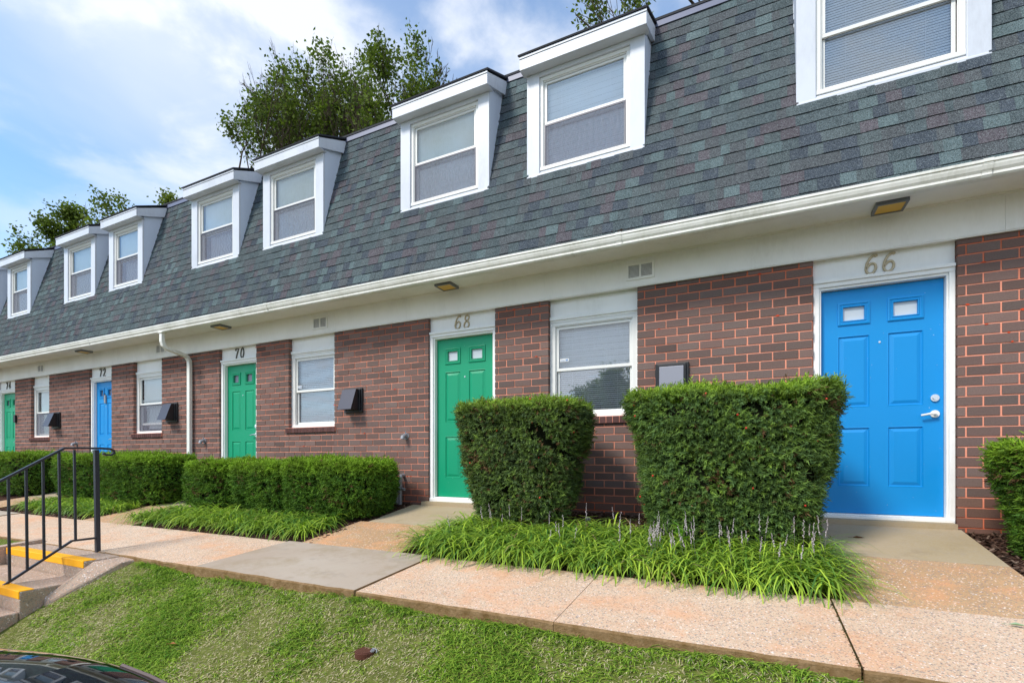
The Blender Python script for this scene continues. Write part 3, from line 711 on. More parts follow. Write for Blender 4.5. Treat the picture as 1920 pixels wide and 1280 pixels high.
for k in range(NR):
    s0 = k*ex; s1 = (k+1)*ex+.012; hm = H0+uz*(s0+ex*.5)
    x = XL-rng.uniform(0, .1)
    while x < XR:
        wd = float(rng.choice([rng.uniform(.05, .09), rng.uniform(.09, .15), rng.uniform(.13, .20)], p=[.2, .6, .2])); xe = min(x+wd, XR); xs_ = max(x, XL); x += wd
        pieces = [(xs_, xe)]
        if hm > DZ0+.03:
            for dl, dr, _ in DORM:
                q = []
                for p0, p1 in pieces:
                    if p1 <= dl+.02 or p0 >= dr-.02: q.append((p0, p1)); continue
                    if p0 < dl+.02: q.append((p0, dl+.02))
                    if p1 > dr-.02: q.append((dr-.02, p1))
                pieces = q
        c = np.array(PAL[rng.choice(len(PAL), p=pw)][0]); c = c*rng.uniform(.9, 1.1); th = .0032+rng.choice([0, .0036])+rng.uniform(0, .001)
        for p0, p1 in pieces:
            if p1-p0 < .004: continue
            wv = lambda xx: wob[k][int((xx-XL)*6) % 199]*(1-((xx-XL)*6) % 1)+wob[k][int((xx-XL)*6+1) % 199]*(((xx-XL)*6) % 1)
            a0 = s0+wv(p0); a1 = s0+wv(p1)
            n = len(V)
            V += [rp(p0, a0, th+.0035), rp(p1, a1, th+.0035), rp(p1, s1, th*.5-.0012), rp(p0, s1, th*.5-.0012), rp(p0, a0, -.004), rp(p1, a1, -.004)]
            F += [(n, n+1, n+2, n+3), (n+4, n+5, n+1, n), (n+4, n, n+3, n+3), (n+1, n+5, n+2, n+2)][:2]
            Cc += [c, c*.18]  # lower edge coloured dark: shadow line of each course painted in
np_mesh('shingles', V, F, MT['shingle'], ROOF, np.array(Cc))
# dark deck under the tabs, cut at the dormers
b = MB(); s0 = (DZ0+.02-H0)/uz; off = -.006
def deck(xa, xb, sa, sb): b.add([rp(xa, sa, off), rp(xb, sa, off), rp(xb, sb, off), rp(xa, sb, off)], [(0, 1, 2, 3)])
deck(XL, XR, 0, s0); x = XL
for dl, dr, _ in sorted(DORM): deck(x, dl+.015, s0, SLn); x = dr-.015
deck(x, XR, s0, SLn)
b.build('roof_deck', MT['edge'], ROOF)
xx = XL
for dl, dr, _ in sorted(DORM)+[(XR, XR, 0)]:
    b = MB(); b.poly_x([(5.615, 4.795), (5.655, 4.80), (5.665, 4.872), (5.628, 4.872)], xx, dl if dl < XR else XR); xx = dr
    b.build('drip_edge', MT['flash'], ROOF)
b = MB(); b.box(XL, XR, 5.62, 14.05, 4.873, 4.90); b.build('flat_roof', MT['edge'], ROOF)

# dormers ---------------------------------------------------------------
for i, (xl, xr, bl) in enumerate(DORM):
    D = part_empty('dormer', ((xl+xr)/2, DF, DZ0), B)
    cw = .155; y = DF
    b = MB()
    b.box(xl, xl+cw, y, y+.03, DZ0, DZ1); b.box(xr-cw, xr, y, y+.03, DZ0, DZ1); b.box(xl+cw, xr-cw, y, y+.03, DZ1-.05, DZ1)
    b.add([(xl+.0, y-.006, DZ0-.012), (xr, y-.006, DZ0-.012), (xr, y-.006, DZ0+.035), (xl, y-.006, DZ0+.035), (xl, y+.05, DZ0-.012), (xr, y+.05, DZ0-.012), (xr-cw, y+.03, DZ0+.082), (xl+cw, y+.03, DZ0+.082)],
          [(0, 1, 2, 3), (0, 4, 5, 1), (3, 2, 6, 7), (0, 3, 7, 4), (1, 5, 6, 2)])
    b.build('casing', MT['trim'], D, bevel=.004)
    slope = .46
    def top(yy): return DZ1+max(0, yy-y)*slope
    for s, xx in ((-1, xl), (1, xr)):
        # cheek: from the front face back to the roof plane
        yr = (lambda: (D0+( (DZ1-slope*y) - H0)*(D1-D0)/(H1-H0))/(1-slope*(D1-D0)/(H1-H0)))()
        yb = roof_y(DZ0)
        poly = [(y+.03, DZ0), (max(yb, y+.031)+.02, DZ0), (yr+.045, top(yr)+.05), (y+.03, DZ1+.06)]
        x0, x1 = (xx+.002, xx+.02) if s < 0 else (xx-.02, xx-.002)
        m = MB().poly_x(poly, x0, x1); m.build('cheek', MT['cheek'], D)
        m = MB(); n3 = [( (y+.03), DZ0-.01), (y+.055, DZ0-.01), (yr+.012, top(yr)), (yr-.018, top(yr))]
        xo = (xx-.004, xx+.0) if s < 0 else (xx-.0, xx+.004)
        m.poly_x([(a-.004, c) for a, c in n3], *xo); m.build('cheek_trim', MT['trim'], D)
        # sloping eave return on the side
        yq = D0+(DZ1+.13-H0)*(D1-D0)/(H1-H0)+.06
        a0, a1 = (xl-.04, xl-.004) if s < 0 else (xr+.004, xr+.04)
        m = MB().poly_x([(5.121, DZ1+.006), (yr-.0, DZ1+.006+(yr-5.121)*slope*.82), (yq+.03, DZ1+.148+(yq+.03-5.121)*slope), (5.121, DZ1+.148)], a0, a1); m.build('eave_return', MT['trim'], D)
    m = MB(); m.box(xl-.04, xr+.04, 5.10, 5.12, DZ1, DZ1+.124); m.box(xl-.04, xr+.04, 5.121, y+.03, DZ1+.002, DZ1+.012); m.box(xl-.044, xr+.044, 5.092, 5.10, DZ1+.124, DZ1+.150); m.box(xl-.04, xr+.04, 5.1, 5.12, DZ1+.124, DZ1+.149)
    m.build('eave_board', MT['trim'], D, bevel=.003)
    m = MB(); m.poly_x([(5.082, DZ1+.152), (5.70, DZ1+.160+.618*slope), (5.70, DZ1+.185+.618*slope), (5.078, DZ1+.170)], xl-.055, xr+.055); m.build('dormer_roof', MT['edge'], D)
    window_set(D, xl+cw, xr-cw, DZ0+.082, DZ1-.052, y+.022, bl, screen=(i != 3), rail=.5, glassm=('glass2', 'glass') if bl == 'shade' else ('glass', 'glass'), fw=.04)
    m = MB(); m.box(xl+.03, xr-.03, y+.5, y+.52, DZ0+.0, DZ1+.1); m.box(xl+.03, xr-.03, y+.14, y+.5, DZ1+.02, DZ1+.04); m.build('room_back', MT['dark'], D)

# ------------------------------------------------------------------ foliage builders
def unit(a): return a/np.maximum(np.linalg.norm(a, axis=-1, keepdims=True), 1e-9)
def sprigs(P, Nn, L_, K, wn, ln, col, rs):
    """needle sprigs: P base points, Nn directions; K needles each"""
    n = len(P); ax = unit(Nn+rs.normal(0, .38, (n, 3))); ax = unit(ax+np.array([0, 0, .22]))
    s = unit(np.cross(ax, rs.normal(0, 1, (n, 3)))); t = np.cross(ax, s)
    big = rs.choice([.7, .95, 1.2], (n, 1), p=[.35, .45, .2]); LL = L_*big*rs.uniform(.6, 1.3, (n, 1)); V = []; cl = []
    for k in range(K):
        u = (k+.5)/K; b_ = P+ax*LL*u; sg = 1 if k % 2 else -1
        q = k*2.4; d = unit(ax*.75+(s*math.cos(q)+t*math.sin(q)*.6)*(1 if K < 6 else 1)); e = unit(np.cross(d, ax+1e-3))
        l = ln*big*rs.uniform(.7, 1.2, (n, 1)); w_ = wn*big**.7
        V.append(np.stack([b_-e*w_, b_+e*w_, b_+d*l+e*w_*.3, b_+d*l-e*w_*.3], 1)); cl.append(col*rs.uniform(.8, 1.2, (n, 1)))
    V = np.concatenate(V).reshape(-1, 3); F = np.arange(len(V)).reshape(-1, 4); return V, F, np.concatenate(cl)
def hedge(name, cx, cy, hx, hy, z0, z1, n, label, group, wb=.7, pw_=.6, e=5., seed=1, dark=(.020, .046, .012), tip=(.085, .155, .020), berries=0, K=9, ln=.027, wn=.0042, Ls=.06, tops=.10, lump=.03, loose=0, rot=0.0, tipz=.08):
    rs = np.random.default_rng(seed)
    O = empty(name, (cx, cy, z0), label, 'hedge', group)
    H = z1-z0
    def prof(t): 
        return (wb+(1-wb)*np.clip(t, 0, 1)**pw_)
    def lumpf(p): return lump*(np.sin(p[:, 0]*7.1+seed)+np.sin(p[:, 2]*8.3+p[:, 0]*3+seed*2)+np.sin(p[:, 1]*9+p[:, 2]*5))/3
    def surf(ph, t):
        c_, s_ = np.cos(ph), np.sin(ph); rr = (np.abs(c_)**e+np.abs(s_)**e)**(-1/e)
        f = prof(t); edge = np.where(t > .90, 1-((t-.90)/.10)**2*.09, 1); edge = np.where(t < .08, edge*(1-((.08-t)/.08)**2*.25), edge)
        x = hx*rr*c_*f*edge; y = hy*rr*s_*f*edge
        nx = np.sign(c_)*np.abs(x/hx/f)**(e-1)/hx; ny = np.sign(s_)*np.abs(y/hy/f)**(e-1)/hy
        nz = np.full_like(nx, -.25)*np.hypot(nx, ny)*(1-wb)*2+np.where(t > .93, (t-.93)/.07*1.5, 0)*np.hypot(nx, ny)
        return np.stack([x, y, z0+t*H], 1), unit(np.stack([nx, ny, nz], 1))
    ns = int(n*.74); ph = rs.uniform(0, 2*np.pi, ns*2)
    # weight by arc length: reject roughly
    per = np.abs(np.cos(ph))*hy*1.0+np.abs(np.sin(ph))*hx*1.0; keep = rs.uniform(0, per.max(), ns*2) < per; ph = ph[keep]
    t = rs.uniform(0, 1, len(ph)); P, Nn = surf(ph, t)
    nt_ = n-ns; u = rs.uniform(-1, 1, (nt_, 2)); r = (np.abs(u[:, 0])**e+np.abs(u[:, 1])**e)**(1/e); u = u[r < 1]; r = r[r < 1]
    Pt = np.stack([u[:, 0]*hx, u[:, 1]*hy, np.full(len(u), z1)-.09*r**5*H*.6], 1); Nt = unit(np.stack([u[:, 0]*r**4*.8, u[:, 1]*r**4*.8, np.ones(len(u))], 1))
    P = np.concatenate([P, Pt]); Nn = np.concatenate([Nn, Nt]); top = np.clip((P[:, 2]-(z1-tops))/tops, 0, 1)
    P = P+Nn*(lumpf(P)[:, None])-Nn*rs.uniform(0, .07, (len(P), 1))**1.0
    c_, s_ = math.cos(rot), math.sin(rot)
    def place(P): return np.stack([cx+P[:, 0]*c_-P[:, 1]*s_, cy+P[:, 0]*s_+P[:, 1]*c_, P[:, 2]], 1)
    P = place(P); Nn = np.stack([Nn[:, 0]*c_-Nn[:, 1]*s_, Nn[:, 0]*s_+Nn[:, 1]*c_, Nn[:, 2]], 1)
    patch = (np.sin(P[:, 0]*5+seed)*np.sin(P[:, 2]*6+seed)+np.sin(P[:, 0]*13+P[:, 2]*9))*.25+.5
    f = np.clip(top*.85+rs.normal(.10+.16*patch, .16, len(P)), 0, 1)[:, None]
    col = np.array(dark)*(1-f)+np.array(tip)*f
    hole = np.sin(P[:, 0]*9.3+seed*2+2*np.sin(P[:, 2]*7))+np.sin(P[:, 2]*12.1+P[:, 1]*6+seed)+np.sin(P[:, 0]*23+P[:, 2]*19)*.6
    thin = np.where(top > .2, .0, np.clip((hole-.75)*.7, 0, .8+.1*loose)); low_ = np.clip((z0+.28-P[:, 2])/.28, 0, 1)*.55
    keep = rs.random(len(P)) > np.maximum(thin, low_); P, Nn, col, top, f = P[keep], Nn[keep], col[keep], top[keep], f[keep]; hole = hole[keep]
    col = col*(1+.22*np.sin(hole*1.7))[:, None]
    dp = (np.sin(P[:, 0]*4.1+seed*3)+np.sin(P[:, 2]*5.3+seed))*np.sin(P[:, 0]*11+P[:, 2]*13) > 1.35
    br = rs.random(len(P)) < np.where(dp & (top < .2), .30+.2*loose, .025+loose*.03); col[br] = np.array([.13, .075, .035])
    LsA = Ls
    V, F, cl = sprigs(P, Nn, LsA, K, wn, ln, col, rs)
    # upright new shoots on the rim
    m = rs.random(len(P)) < .004; Q = P[m & (P[:, 2] > z1-.1)]
    sh = []
    for q in Q[:26]:
        L2 = rs.uniform(.04, .12)*(1.8 if rs.random() < .12 else 1)
        for k in range(int(L2/.008)): sh.append(q+np.array([0, 0, k*.008]))
    if sh:
        sh = np.array(sh); V2, F2, c2 = sprigs(sh, np.tile([0, 0, .3], (len(sh), 1))+rs.normal(0, .5, (len(sh), 3)), .01, 2, wn, ln*.8, np.tile(np.array(tip)*1.1, (len(sh), 1)), rs)
        F = np.concatenate([F, F2+len(V)]); V = np.concatenate([V, V2]); cl = np.concatenate([cl, c2])
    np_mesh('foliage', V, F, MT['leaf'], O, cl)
    # dense twiggy inside
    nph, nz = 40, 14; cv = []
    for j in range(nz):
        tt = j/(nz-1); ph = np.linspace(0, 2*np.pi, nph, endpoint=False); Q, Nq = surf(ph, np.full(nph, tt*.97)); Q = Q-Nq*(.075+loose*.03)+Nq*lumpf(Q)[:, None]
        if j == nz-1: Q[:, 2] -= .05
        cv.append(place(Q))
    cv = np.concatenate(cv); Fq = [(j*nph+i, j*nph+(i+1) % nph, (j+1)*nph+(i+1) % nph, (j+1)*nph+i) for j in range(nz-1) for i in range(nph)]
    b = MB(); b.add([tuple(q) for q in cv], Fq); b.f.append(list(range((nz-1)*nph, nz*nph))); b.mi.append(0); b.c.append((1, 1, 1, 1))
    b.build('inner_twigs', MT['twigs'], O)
    b = MB(); r_ = random.Random(seed)
    for k in range(7):
        a = r_.uniform(0, 6.28); x0 = cx+r_.uniform(-.2, .2)*hx; y0 = cy+r_.uniform(-.2, .2)*hy
        b.tube([(x0, y0, z0-.25), (x0+.1*math.cos(a)*hx*3, y0+.1*math.sin(a)*hy*3, z0-.05), (x0+.5*math.cos(a)*hx, y0+.5*math.sin(a)*hy, z0+.2)], [.02, .016, .01], 6)
    b.build('stem', MT['bark'], O)
    if berries:
        idx = rs.choice(len(P), berries*6, replace=False); idx = [q for q in idx if P[q, 1] < cy and P[q, 2] > z0+.1][:berries]
        me = None
        for q in idx:
            if me is None:
                bb = MB()
                n1, n2 = 8, 5; vs = [(0, 0, -1)]+[(math.sin(math.pi*i/n2)*math.cos(2*math.pi*j/n1), math.sin(math.pi*i/n2)*math.sin(2*math.pi*j/n1), -math.cos(math.pi*i/n2)) for i in range(1, n2) for j in range(n1)]+[(0, 0, 1)]
                fs = [(0, 1+(j+1) % n1, 1+j) for j in range(n1)]+[(1+i*n1+j, 1+i*n1+(j+1) % n1, 1+(i+1)*n1+(j+1) % n1, 1+(i+1)*n1+j) for i in range(n2-2) for j in range(n1)]+[(len(vs)-1, 1+(n2-2)*n1+j, 1+(n2-2)*n1+(j+1) % n1) for j in range(n1)]
                bb.add([(a*.0085, c*.0085, d*.0085) for a, c, d in vs], fs); me = bb.build('berry', MT['berry'], O, smooth=True); o = me
            else: o = me.copy(); C.objects.link(o)
            o.location = Vector(P[q]+Nn[q]*.055)-world_of(O)
    return O
G1 = 'clipped yew hedges along the brick wall'
hedge('yew_hedge', -.17, 4.58, .81, .50, -.70, .565, 19000, 'large dark green wedge shaped yew with red berries beside the blue door', G1, wb=.70, pw_=.75, seed=3, e=3.0, lump=.06, berries=22, dark=(.078, .138, .046), tip=(.25, .38, .035))
hedge('yew_hedge', -2.09, 4.62, .71, .46, -.70, .535, 13500, 'loose wedge shaped yew in front of the green door numbered 68', G1, wb=.58, pw_=.85, e=2.8, seed=5, berries=14, dark=(.072, .112, .044), tip=(.24, .36, .04), loose=1, lump=.05)
g2 = dict(wb=.92, pw_=.5, K=8, wn=.005, ln=.030, dark=(.052, .124, .018), tip=(.20, .33, .024), e=2.9, tops=.2, lump=.06)
hedge('yew_hedge', -4.72, 4.72, .70, .44, -.72, -.05, 9500, 'low rounded green yew, rightmost of three beside the path to the door numbered 68', G1, seed=11, **g2)
hedge('yew_hedge', -5.90, 4.76, .60, .42, -.72, -.07, 6500, 'low rounded green yew, middle of three below the window left of door 68', G1, seed=12, **g2)
hedge('yew_hedge', -6.98, 4.74, .55, .44, -.72, -.07, 6000, 'low rounded green yew, leftmost of three beside the green door numbered 70', G1, seed=13, **g2)
hedge('yew_hedge', -8.98, 4.72, .86, .46, -.72, .035, 7500, 'low boxy green yew in front of the downspout', G1, seed=14, **g2)
hedge('yew_hedge', -10.6, 4.74, .75, .46, -.72, .05, 6000, 'low green yew behind the hand rail beneath window 70', G1, seed=15, **g2)
hedge('yew_hedge', -13.2, 4.74, .85, .48, -.72, .075, 5200, 'far low green yew left of the blue door numbered 72', G1, seed=16, **g2)
hedge('yew_hedge', -15.0, 4.74, .85, .48, -.72, .08, 4500, 'farthest low green yew below the leftmost window', G1, seed=17, **g2)
hedge('yew_hedge', 2.50, 4.72, .86, .42, -.74, .10, 9000, 'green yew at the right edge past the blue door', G1, seed=18, **{**g2, 'wb': .80})

# arching strap leaf borders --------------------------------------------
def blades(P, az_, Ln, w0, lift, droop, segs, col, rs):
    """curved blades: start P, azimuth, length; returns quads"""
    n = len(P); d = np.stack([np.cos(az_), np.sin(az_), np.zeros(n)], 1); s = np.stack([-np.sin(az_), np.cos(az_), np.zeros(n)], 1)
    rings = []
    for k in range(segs+1):
        u = k/segs; th = lift*(1-u)-droop*u**1.2
        if k == 0: c = P.copy(); prev = c
        else: c = prev+(d*np.cos(th)[:, None]+np.array([0, 0, 1.])*np.sin(th)[:, None])*(Ln/segs)[:, None]; prev = c
        w_ = w0*(1-.15*(1-u))*(1-u**3*.92); rings.append((c-s*w_[:, None] if hasattr(w_, 'shape') and w_.ndim else c-s*w_, c+s*w_[:, None] if hasattr(w_, 'shape') and w_.ndim else c+s*w_))
    V = np.stack([q for r_ in rings for q in r_], 1); m = 2*(segs+1); base = (np.arange(n)*m)[:, None]
    F = np.concatenate([base+np.array([2*k, 2*k+1, 2*k+3, 2*k+2]) for k in range(segs)]); cc = np.concatenate([col]*segs)
    return V.reshape(-1, 3), F, cc
def border(name, label, x0, x1, y0, y1, ntuft, nb, seed, L0=.30, spikes=60, yl=.5, z=None, spx=None):
    rs = np.random.default_rng(seed)
    gx = max(1, int(math.sqrt(ntuft*(x1-x0)/(y1-y0)))); gy = max(1, int(round(ntuft/gx)))
    T = [(x0+(x1-x0)*(i+.5+rs.uniform(-.35, .35))/gx, y0+(y1-y0)*(j+.5+rs.uniform(-.35, .35))/gy) for i in range(gx) for j in range(gy)]
    T = np.array(T); hz = np.array([bed_h(y) for _, y in T])
    Pt = np.repeat(np.column_stack([T, hz]), nb, 0); n = len(Pt); Pt[:, :2] += rs.normal(0, .022, (n, 2)); Pt[:, 2] += .0
    az_ = rs.uniform(0, 2*np.pi, n); Ln = L0*rs.uniform(.65, 1.2, n)
    lift = rs.uniform(.85, 1.5, n); droop = rs.uniform(.2, 1.4, n)
    front = np.clip((y0+.25-Pt[:, 1])/.25, 0, 1)
    f = np.clip(rs.beta(1.5, 2.2, n)*1.0*yl*2, 0, 1)[:, None]; tuftc = np.repeat(rs.uniform(-.15, .2, len(T)), nb)[:, None]; f = np.clip(f+tuftc, 0, 1)
    col = np.array([.075, .19, .035])*(1-f)+np.array([.56, .72, .07])*f; col *= rs.uniform(.75, 1.2, (n, 1))
    dead = rs.random(n) < .015; col[dead] = [.32, .24, .12]
    V, F, cl = blades(Pt, az_, Ln, .0072, lift, droop, 5, col, rs)
    o = np_mesh(name, V, F, MT['strap'], None, cl); tag(o, label, 'grass', kind='stuff')
    if spikes:
        b = MB(); r_ = random.Random(seed); 
        for k in range(spikes):
            if spx: x = r_.uniform(*spx) if r_.random() < .75 else r_.uniform(x0, x1)
            else: x = r_.uniform(x0, x1)
            y = y0+.10+(y1-y0-.12)*r_.random(); zb = bed_h(y); h = r_.uniform(.24, .40); tx, ty = r_.uniform(-.06, .06), r_.uniform(-.08, .03); p0 = Vector((x, y, zb)); p1 = Vector((x+tx, y+ty, zb+h))
            b.tube([p0, p0.lerp(p1, .6), p1], .0012, 3, col=(.25, .22, .2, 1))
            for q in range(13):
                t_ = .68+.32*q/12; c = p0.lerp(p1, t_)+Vector((r_.uniform(-1, 1), r_.uniform(-1, 1), 0))*.006*(1.2-t_*.5); s_ = r_.uniform(.0026, .0050)*(1.3-.5*(t_-.68)/.32)
                v = r_.uniform(.8, 1.1); cc = (.62*v, .52*v, .54*v, 1)
                b.add([c+Vector((s_, 0, 0)), c+Vector((0, s_, 0)), c+Vector((-s_, 0, 0)), c+Vector((0, -s_, 0)), c+Vector((0, 0, s_*1.2)), c-Vector((0, 0, s_*1.2))], [(0, 1, 4), (1, 2, 4), (2, 3, 4), (3, 0, 4), (1, 0, 5), (2, 1, 5), (3, 2, 5), (0, 3, 5)], 0, cc)
        q = b.build('flower_spikes', MT['spike'], o, colattr=True); q['kind'] = 'stuff'
    return o
def m_spike():
    m = MatB('flower_spike', .8, .2); m.col(m.attr()); return m.m
MT['spike'] = m_spike()
border('border_grass', 'arching strap leaved border grass with pale lilac flower spikes beneath the two tall yews', -2.76, .50, 3.66, 4.5, 210, 44, 21, .45, 95, .42, spx=(-.75, .5))
border('border_grass', 'strap leaved border grass bed in front of the three low yews', -7.5, -4.3, 3.74, 4.3, 110, 36, 22, .38, 0, .36)
border('border_grass', 'far strap leaved border grass bed behind the hand rail', -11.0, -8.45, 3.8, 4.3, 70, 34, 23, .36, 0, .36)

# mulch chips ------------------------------------------------------------
def chips(name, boxes, n, seed, label):
    rs = np.random.default_rng(seed); V = []; F = []; Cl = []
    A = np.array([(b[1]-b[0])*(b[3]-b[2]) for b in boxes]); A = A/A.sum()
    for i in range(n):
        q = boxes[rs.choice(len(boxes), p=A)]; x = rs.uniform(q[0], q[1]); y = rs.uniform(q[2], q[3]); z = bed_h(y)+bump(x, y)*.6+rs.uniform(.002, .012)
        a = rs.uniform(0, 3.14); l = rs.uniform(.008, .03); w_ = rs.uniform(.003, .009); tl = rs.normal(0, .35); d = np.array([math.cos(a), math.sin(a), tl]); s_ = np.array([-math.sin(a), math.cos(a), rs.normal(0, .3)])
        p = np.array([x, y, z]); k = len(V); t_ = np.array([0, 0, .004])
        V += [p-d*l-s_*w_, p+d*l-s_*w_, p+d*l+s_*w_, p-d*l+s_*w_, p-d*l-s_*w_-t_, p+d*l-s_*w_-t_]; F += [(k, k+1, k+2, k+3), (k+4, k+5, k+1, k)]
        c = np.array([.075, .042, .028])*rs.uniform(.35, 2.0)
        if rs.random() < .12: c = np.array([.22, .15, .11])*rs.uniform(.7, 1.2)
        Cl += [c, c*.8]
    return tag(np_mesh(name, V, F, MT['chip'], None, np.array(Cl)), label, 'mulch', kind='stuff')
def m_chip():
    m = MatB('bark_chip', .9, .2); m.col(m.attr()); return m.m
MT['chip'] = m_chip()
chips('bark_mulch', [(1.62, 3.2, 3.7, 5.38), (-2.8, .5, 3.57, 3.75), (-2.8, .5, 4.3, 5.38)], 9000, 31, 'dark brown bark mulch around the two tall yews and right of the blue door')
chips('bark_mulch', [(-7.1, -4.0, 3.57, 5.38), (-11.2, -8.35, 3.57, 4.6)], 8000, 32, 'dark brown bark mulch around the low yews')

# lawn grass ---------------------------------------------------------------
def nz2(x, y, s, seed):
    return (np.sin(x*s+seed*1.3+1.7*np.sin(y*s*.7+seed))+np.sin(y*s*1.3+seed*2.1+1.3*np.sin(x*s*.9))+np.sin((x+y)*s*2.1+seed)*.5+np.sin((x-1.3*y)*s*3.7)*.4)/2.9
def turf(name, x0, x1, y0, y1, n, seed, hf, label, L0=.05):
    rs = np.random.default_rng(seed)
    x = rs.uniform(x0, x1, n); y = rs.uniform(y0, y1, n)
    a = .75*nz2(x, y, 2.1, seed)+.75*nz2(x, y, 5.2, seed+3)+.35*nz2(x, y, 17, seed+5)
    gfrac = np.clip(.60+1.2*a+rs.normal(0, .12, n), 0.08, .97)
    dry = rs.random(n) > gfrac
    z = np.array([hf(p, q) for p, q in zip(x, y)])
    P = np.stack([x, y, z-.004], 1); az_ = rs.uniform(0, 2*np.pi, n)
    Ln = L0*rs.uniform(.55, 1.35, n)*np.where(dry, .75, 1.0)*(.8+.4*np.clip(a, -1, 1))
    lift = np.where(dry, rs.uniform(.15, .9, n), rs.uniform(.7, 1.5, n)); droop = rs.uniform(0, .9, n)
    f = rs.uniform(0, 1, (n, 1)); g = np.clip(a*.5+.5, 0, 1)[:, None]
    cg = (np.array([.13, .26, .03])*(1-f)+np.array([.50, .64, .09])*f)*(1-g*.25)+np.array([-.03, .0, -.005])*g; cd = np.array([.48, .40, .22])*(1-f)+np.array([.74, .65, .44])*f
    cl = np.where(dry[:, None], cd, cg)*rs.uniform(.75, 1.15, (n, 1))
    V, F, cl = blades(P, az_, Ln, .0031, lift, droop, 3, cl, rs)
    return tag(np_mesh(name, V, F, MT['grass'], None, cl), label, 'grass', kind='stuff')
turf('lawn_grass', -5.44, 1.6, 1.5, FR-.01, 105000, 41, lawn_h, 'patchy green and straw coloured lawn grass between footpath and parking lot', .068)
turf('edge_grass', -5.1, 1.6, FR-.05, FR-.005, 5200, 43, lawn_h, 'longer ragged grass blades growing against the footpath edge', .085)
turf('lawn_grass', -11.5, -7.15, 1.3, FR-.02, 26000, 42, lambda x, y: lawn_h(x, y)+.03, 'lawn grass on the far side of the steps', .05)
# ------------------------------------------------------------------ trees
def tree(name, label, base, top, crown, nl, seed, leaf=.10, stems=1, spread=.5, levels=4, colr=((.04, .07, .014), (.17, .22, .04)), group=None, cut=None, tf=.72):
    """crown = (cx, cy, cz, rx, ry, rz)"""
    r_ = random.Random(seed); rs = np.random.default_rng(seed)
    O = empty(name, base, label, 'tree', group)
    cx, cy, cz, rx, ry, rz = crown; b = MB(); tips = []
    trunk = MB()
    def inside(p): return ((p.x-cx)/rx)**2+((p.y-cy)/ry)**2+((p.z-cz)/rz)**2
    def limb(p, d, l, rad, lev):
        n = 4; pts = [p]; rr = [rad]; q = p.copy(); dd = d.copy()
        for k in range(n):
            dd = (dd+Vector((r_.gauss(0, .12), r_.gauss(0, .12), r_.gauss(.06, .08)))).normalized(); q = q+dd*l/n; pts.append(q.copy()); rr.append(rad*(1-.75*(k+1)/n))
        (trunk if lev == 0 else b).tube(pts, rr, 5 if lev > 1 else 8)
        if lev >= levels-1 or rad < .006:
            for k in range(1, n+1): tips.append((pts[k], (pts[k]-pts[k-1]).normalized(), lev))
            return
        if lev >= levels-2 or (lev == 0 and False):
            for k in range(2, n+1): tips.append((pts[k], (pts[k]-pts[k-1]).normalized(), lev))
        nb = {0: 12, 1: 7, 2: 5, 3: 4}.get(lev, 4)
        for k in range(nb):
            t_ = .35+.65*(k+1)/nb if lev else .45+.55*(k+1)/nb; i = min(int(t_*n), n-1); pp = pts[i].lerp(pts[i+1], t_*n-i)
            ax = (pts[i+1]-pts[i]).normalized(); a = r_.uniform(0, 6.28); u = ax.orthogonal().normalized(); u.rotate(__import__('mathutils').Quaternion(ax, a))
            nd = (ax+u*spread*r_.uniform(.6, 1.5)+Vector((0, 0, .12))).normalized(); ll = l*r_.uniform(.42, .68)*(1.15-.35*t_)
            if inside(pp+nd*ll) > 1.15: ll *= .65
            if lev > 0 and inside(pp+nd*ll) > 1.45: continue
            if lev == 0 and inside(pp+nd*ll) > 1.5: continue
            limb(pp, nd, ll, max(rr[i]*.5, .008), lev+1)
    bs = Vector(base)
    for s in range(stems):
        H = top-base[2]; dirv = Vector(((cx-base[0])/H+r_.uniform(-.07, .07)*(stems > 1), (cy-base[1])/H, 1)).normalized()
        limb(bs+Vector((r_.uniform(-.3, .3), 0, 0))*(stems > 1), dirv, H*tf, .10+H*.004, 0)
    trunk.build('trunk', MT['bark'], O, smooth=True)
    if b.f: b.build('branches', MT['bark'], O, smooth=True)
    # leaves
    P0 = np.array([t[0] for t in tips]); D0_ = np.array([t[1] for t in tips])
    e2 = ((P0[:, 0]-cx)/rx)**2+((P0[:, 1]-cy)/ry)**2+((P0[:, 2]-cz)/rz)**2; lim = .95+.40*np.sin(P0[:, 0]*2.4+seed)*np.sin(P0[:, 2]*1.0+P0[:, 0]*1.3)+.30*np.sin(P0[:, 0]*5.3+seed*2); k = (e2 < lim) & (P0[:, 2] > (cut or -9))
    if k.any(): P0 = P0[k]; D0_ = D0_[k]
    wt = rs.gamma(.38, 1, len(P0)); idx = rs.choice(len(P0), nl, p=wt/wt.sum()); P = P0[idx]+rs.normal(0, leaf*1.15, (nl, 3))+D0_[idx]*rs.uniform(-.1, .25, (nl, 1))
    d = unit(rs.normal(0, 1, (nl, 3))+D0_[idx]*.6+np.array([0, 0, -.5])); s = unit(np.cross(d, rs.normal(0, 1, (nl, 3)))); nn = np.cross(d, s)
    l = leaf*rs.uniform(.6, 1.25, (nl, 1)); w_ = l*.33
    V = np.stack([P, P+d*l*.5+s*w_+nn*w_*.3, P+d*l, P+d*l*.5-s*w_+nn*w_*.3], 1).reshape(-1, 3); F = np.arange(nl*4).reshape(-1, 4)
    tc_ = rs.uniform(0, 1, len(P0))[idx][:, None]; f = np.clip(tc_*.7+rs.uniform(0, .4, (nl, 1)), 0, 1)
    col = np.array(colr[0])*(1-f)+np.array(colr[1])*f
    np_mesh('crown', V, F, MT['tleaf'], O, col)
    return O
GT = 'trees behind the building'
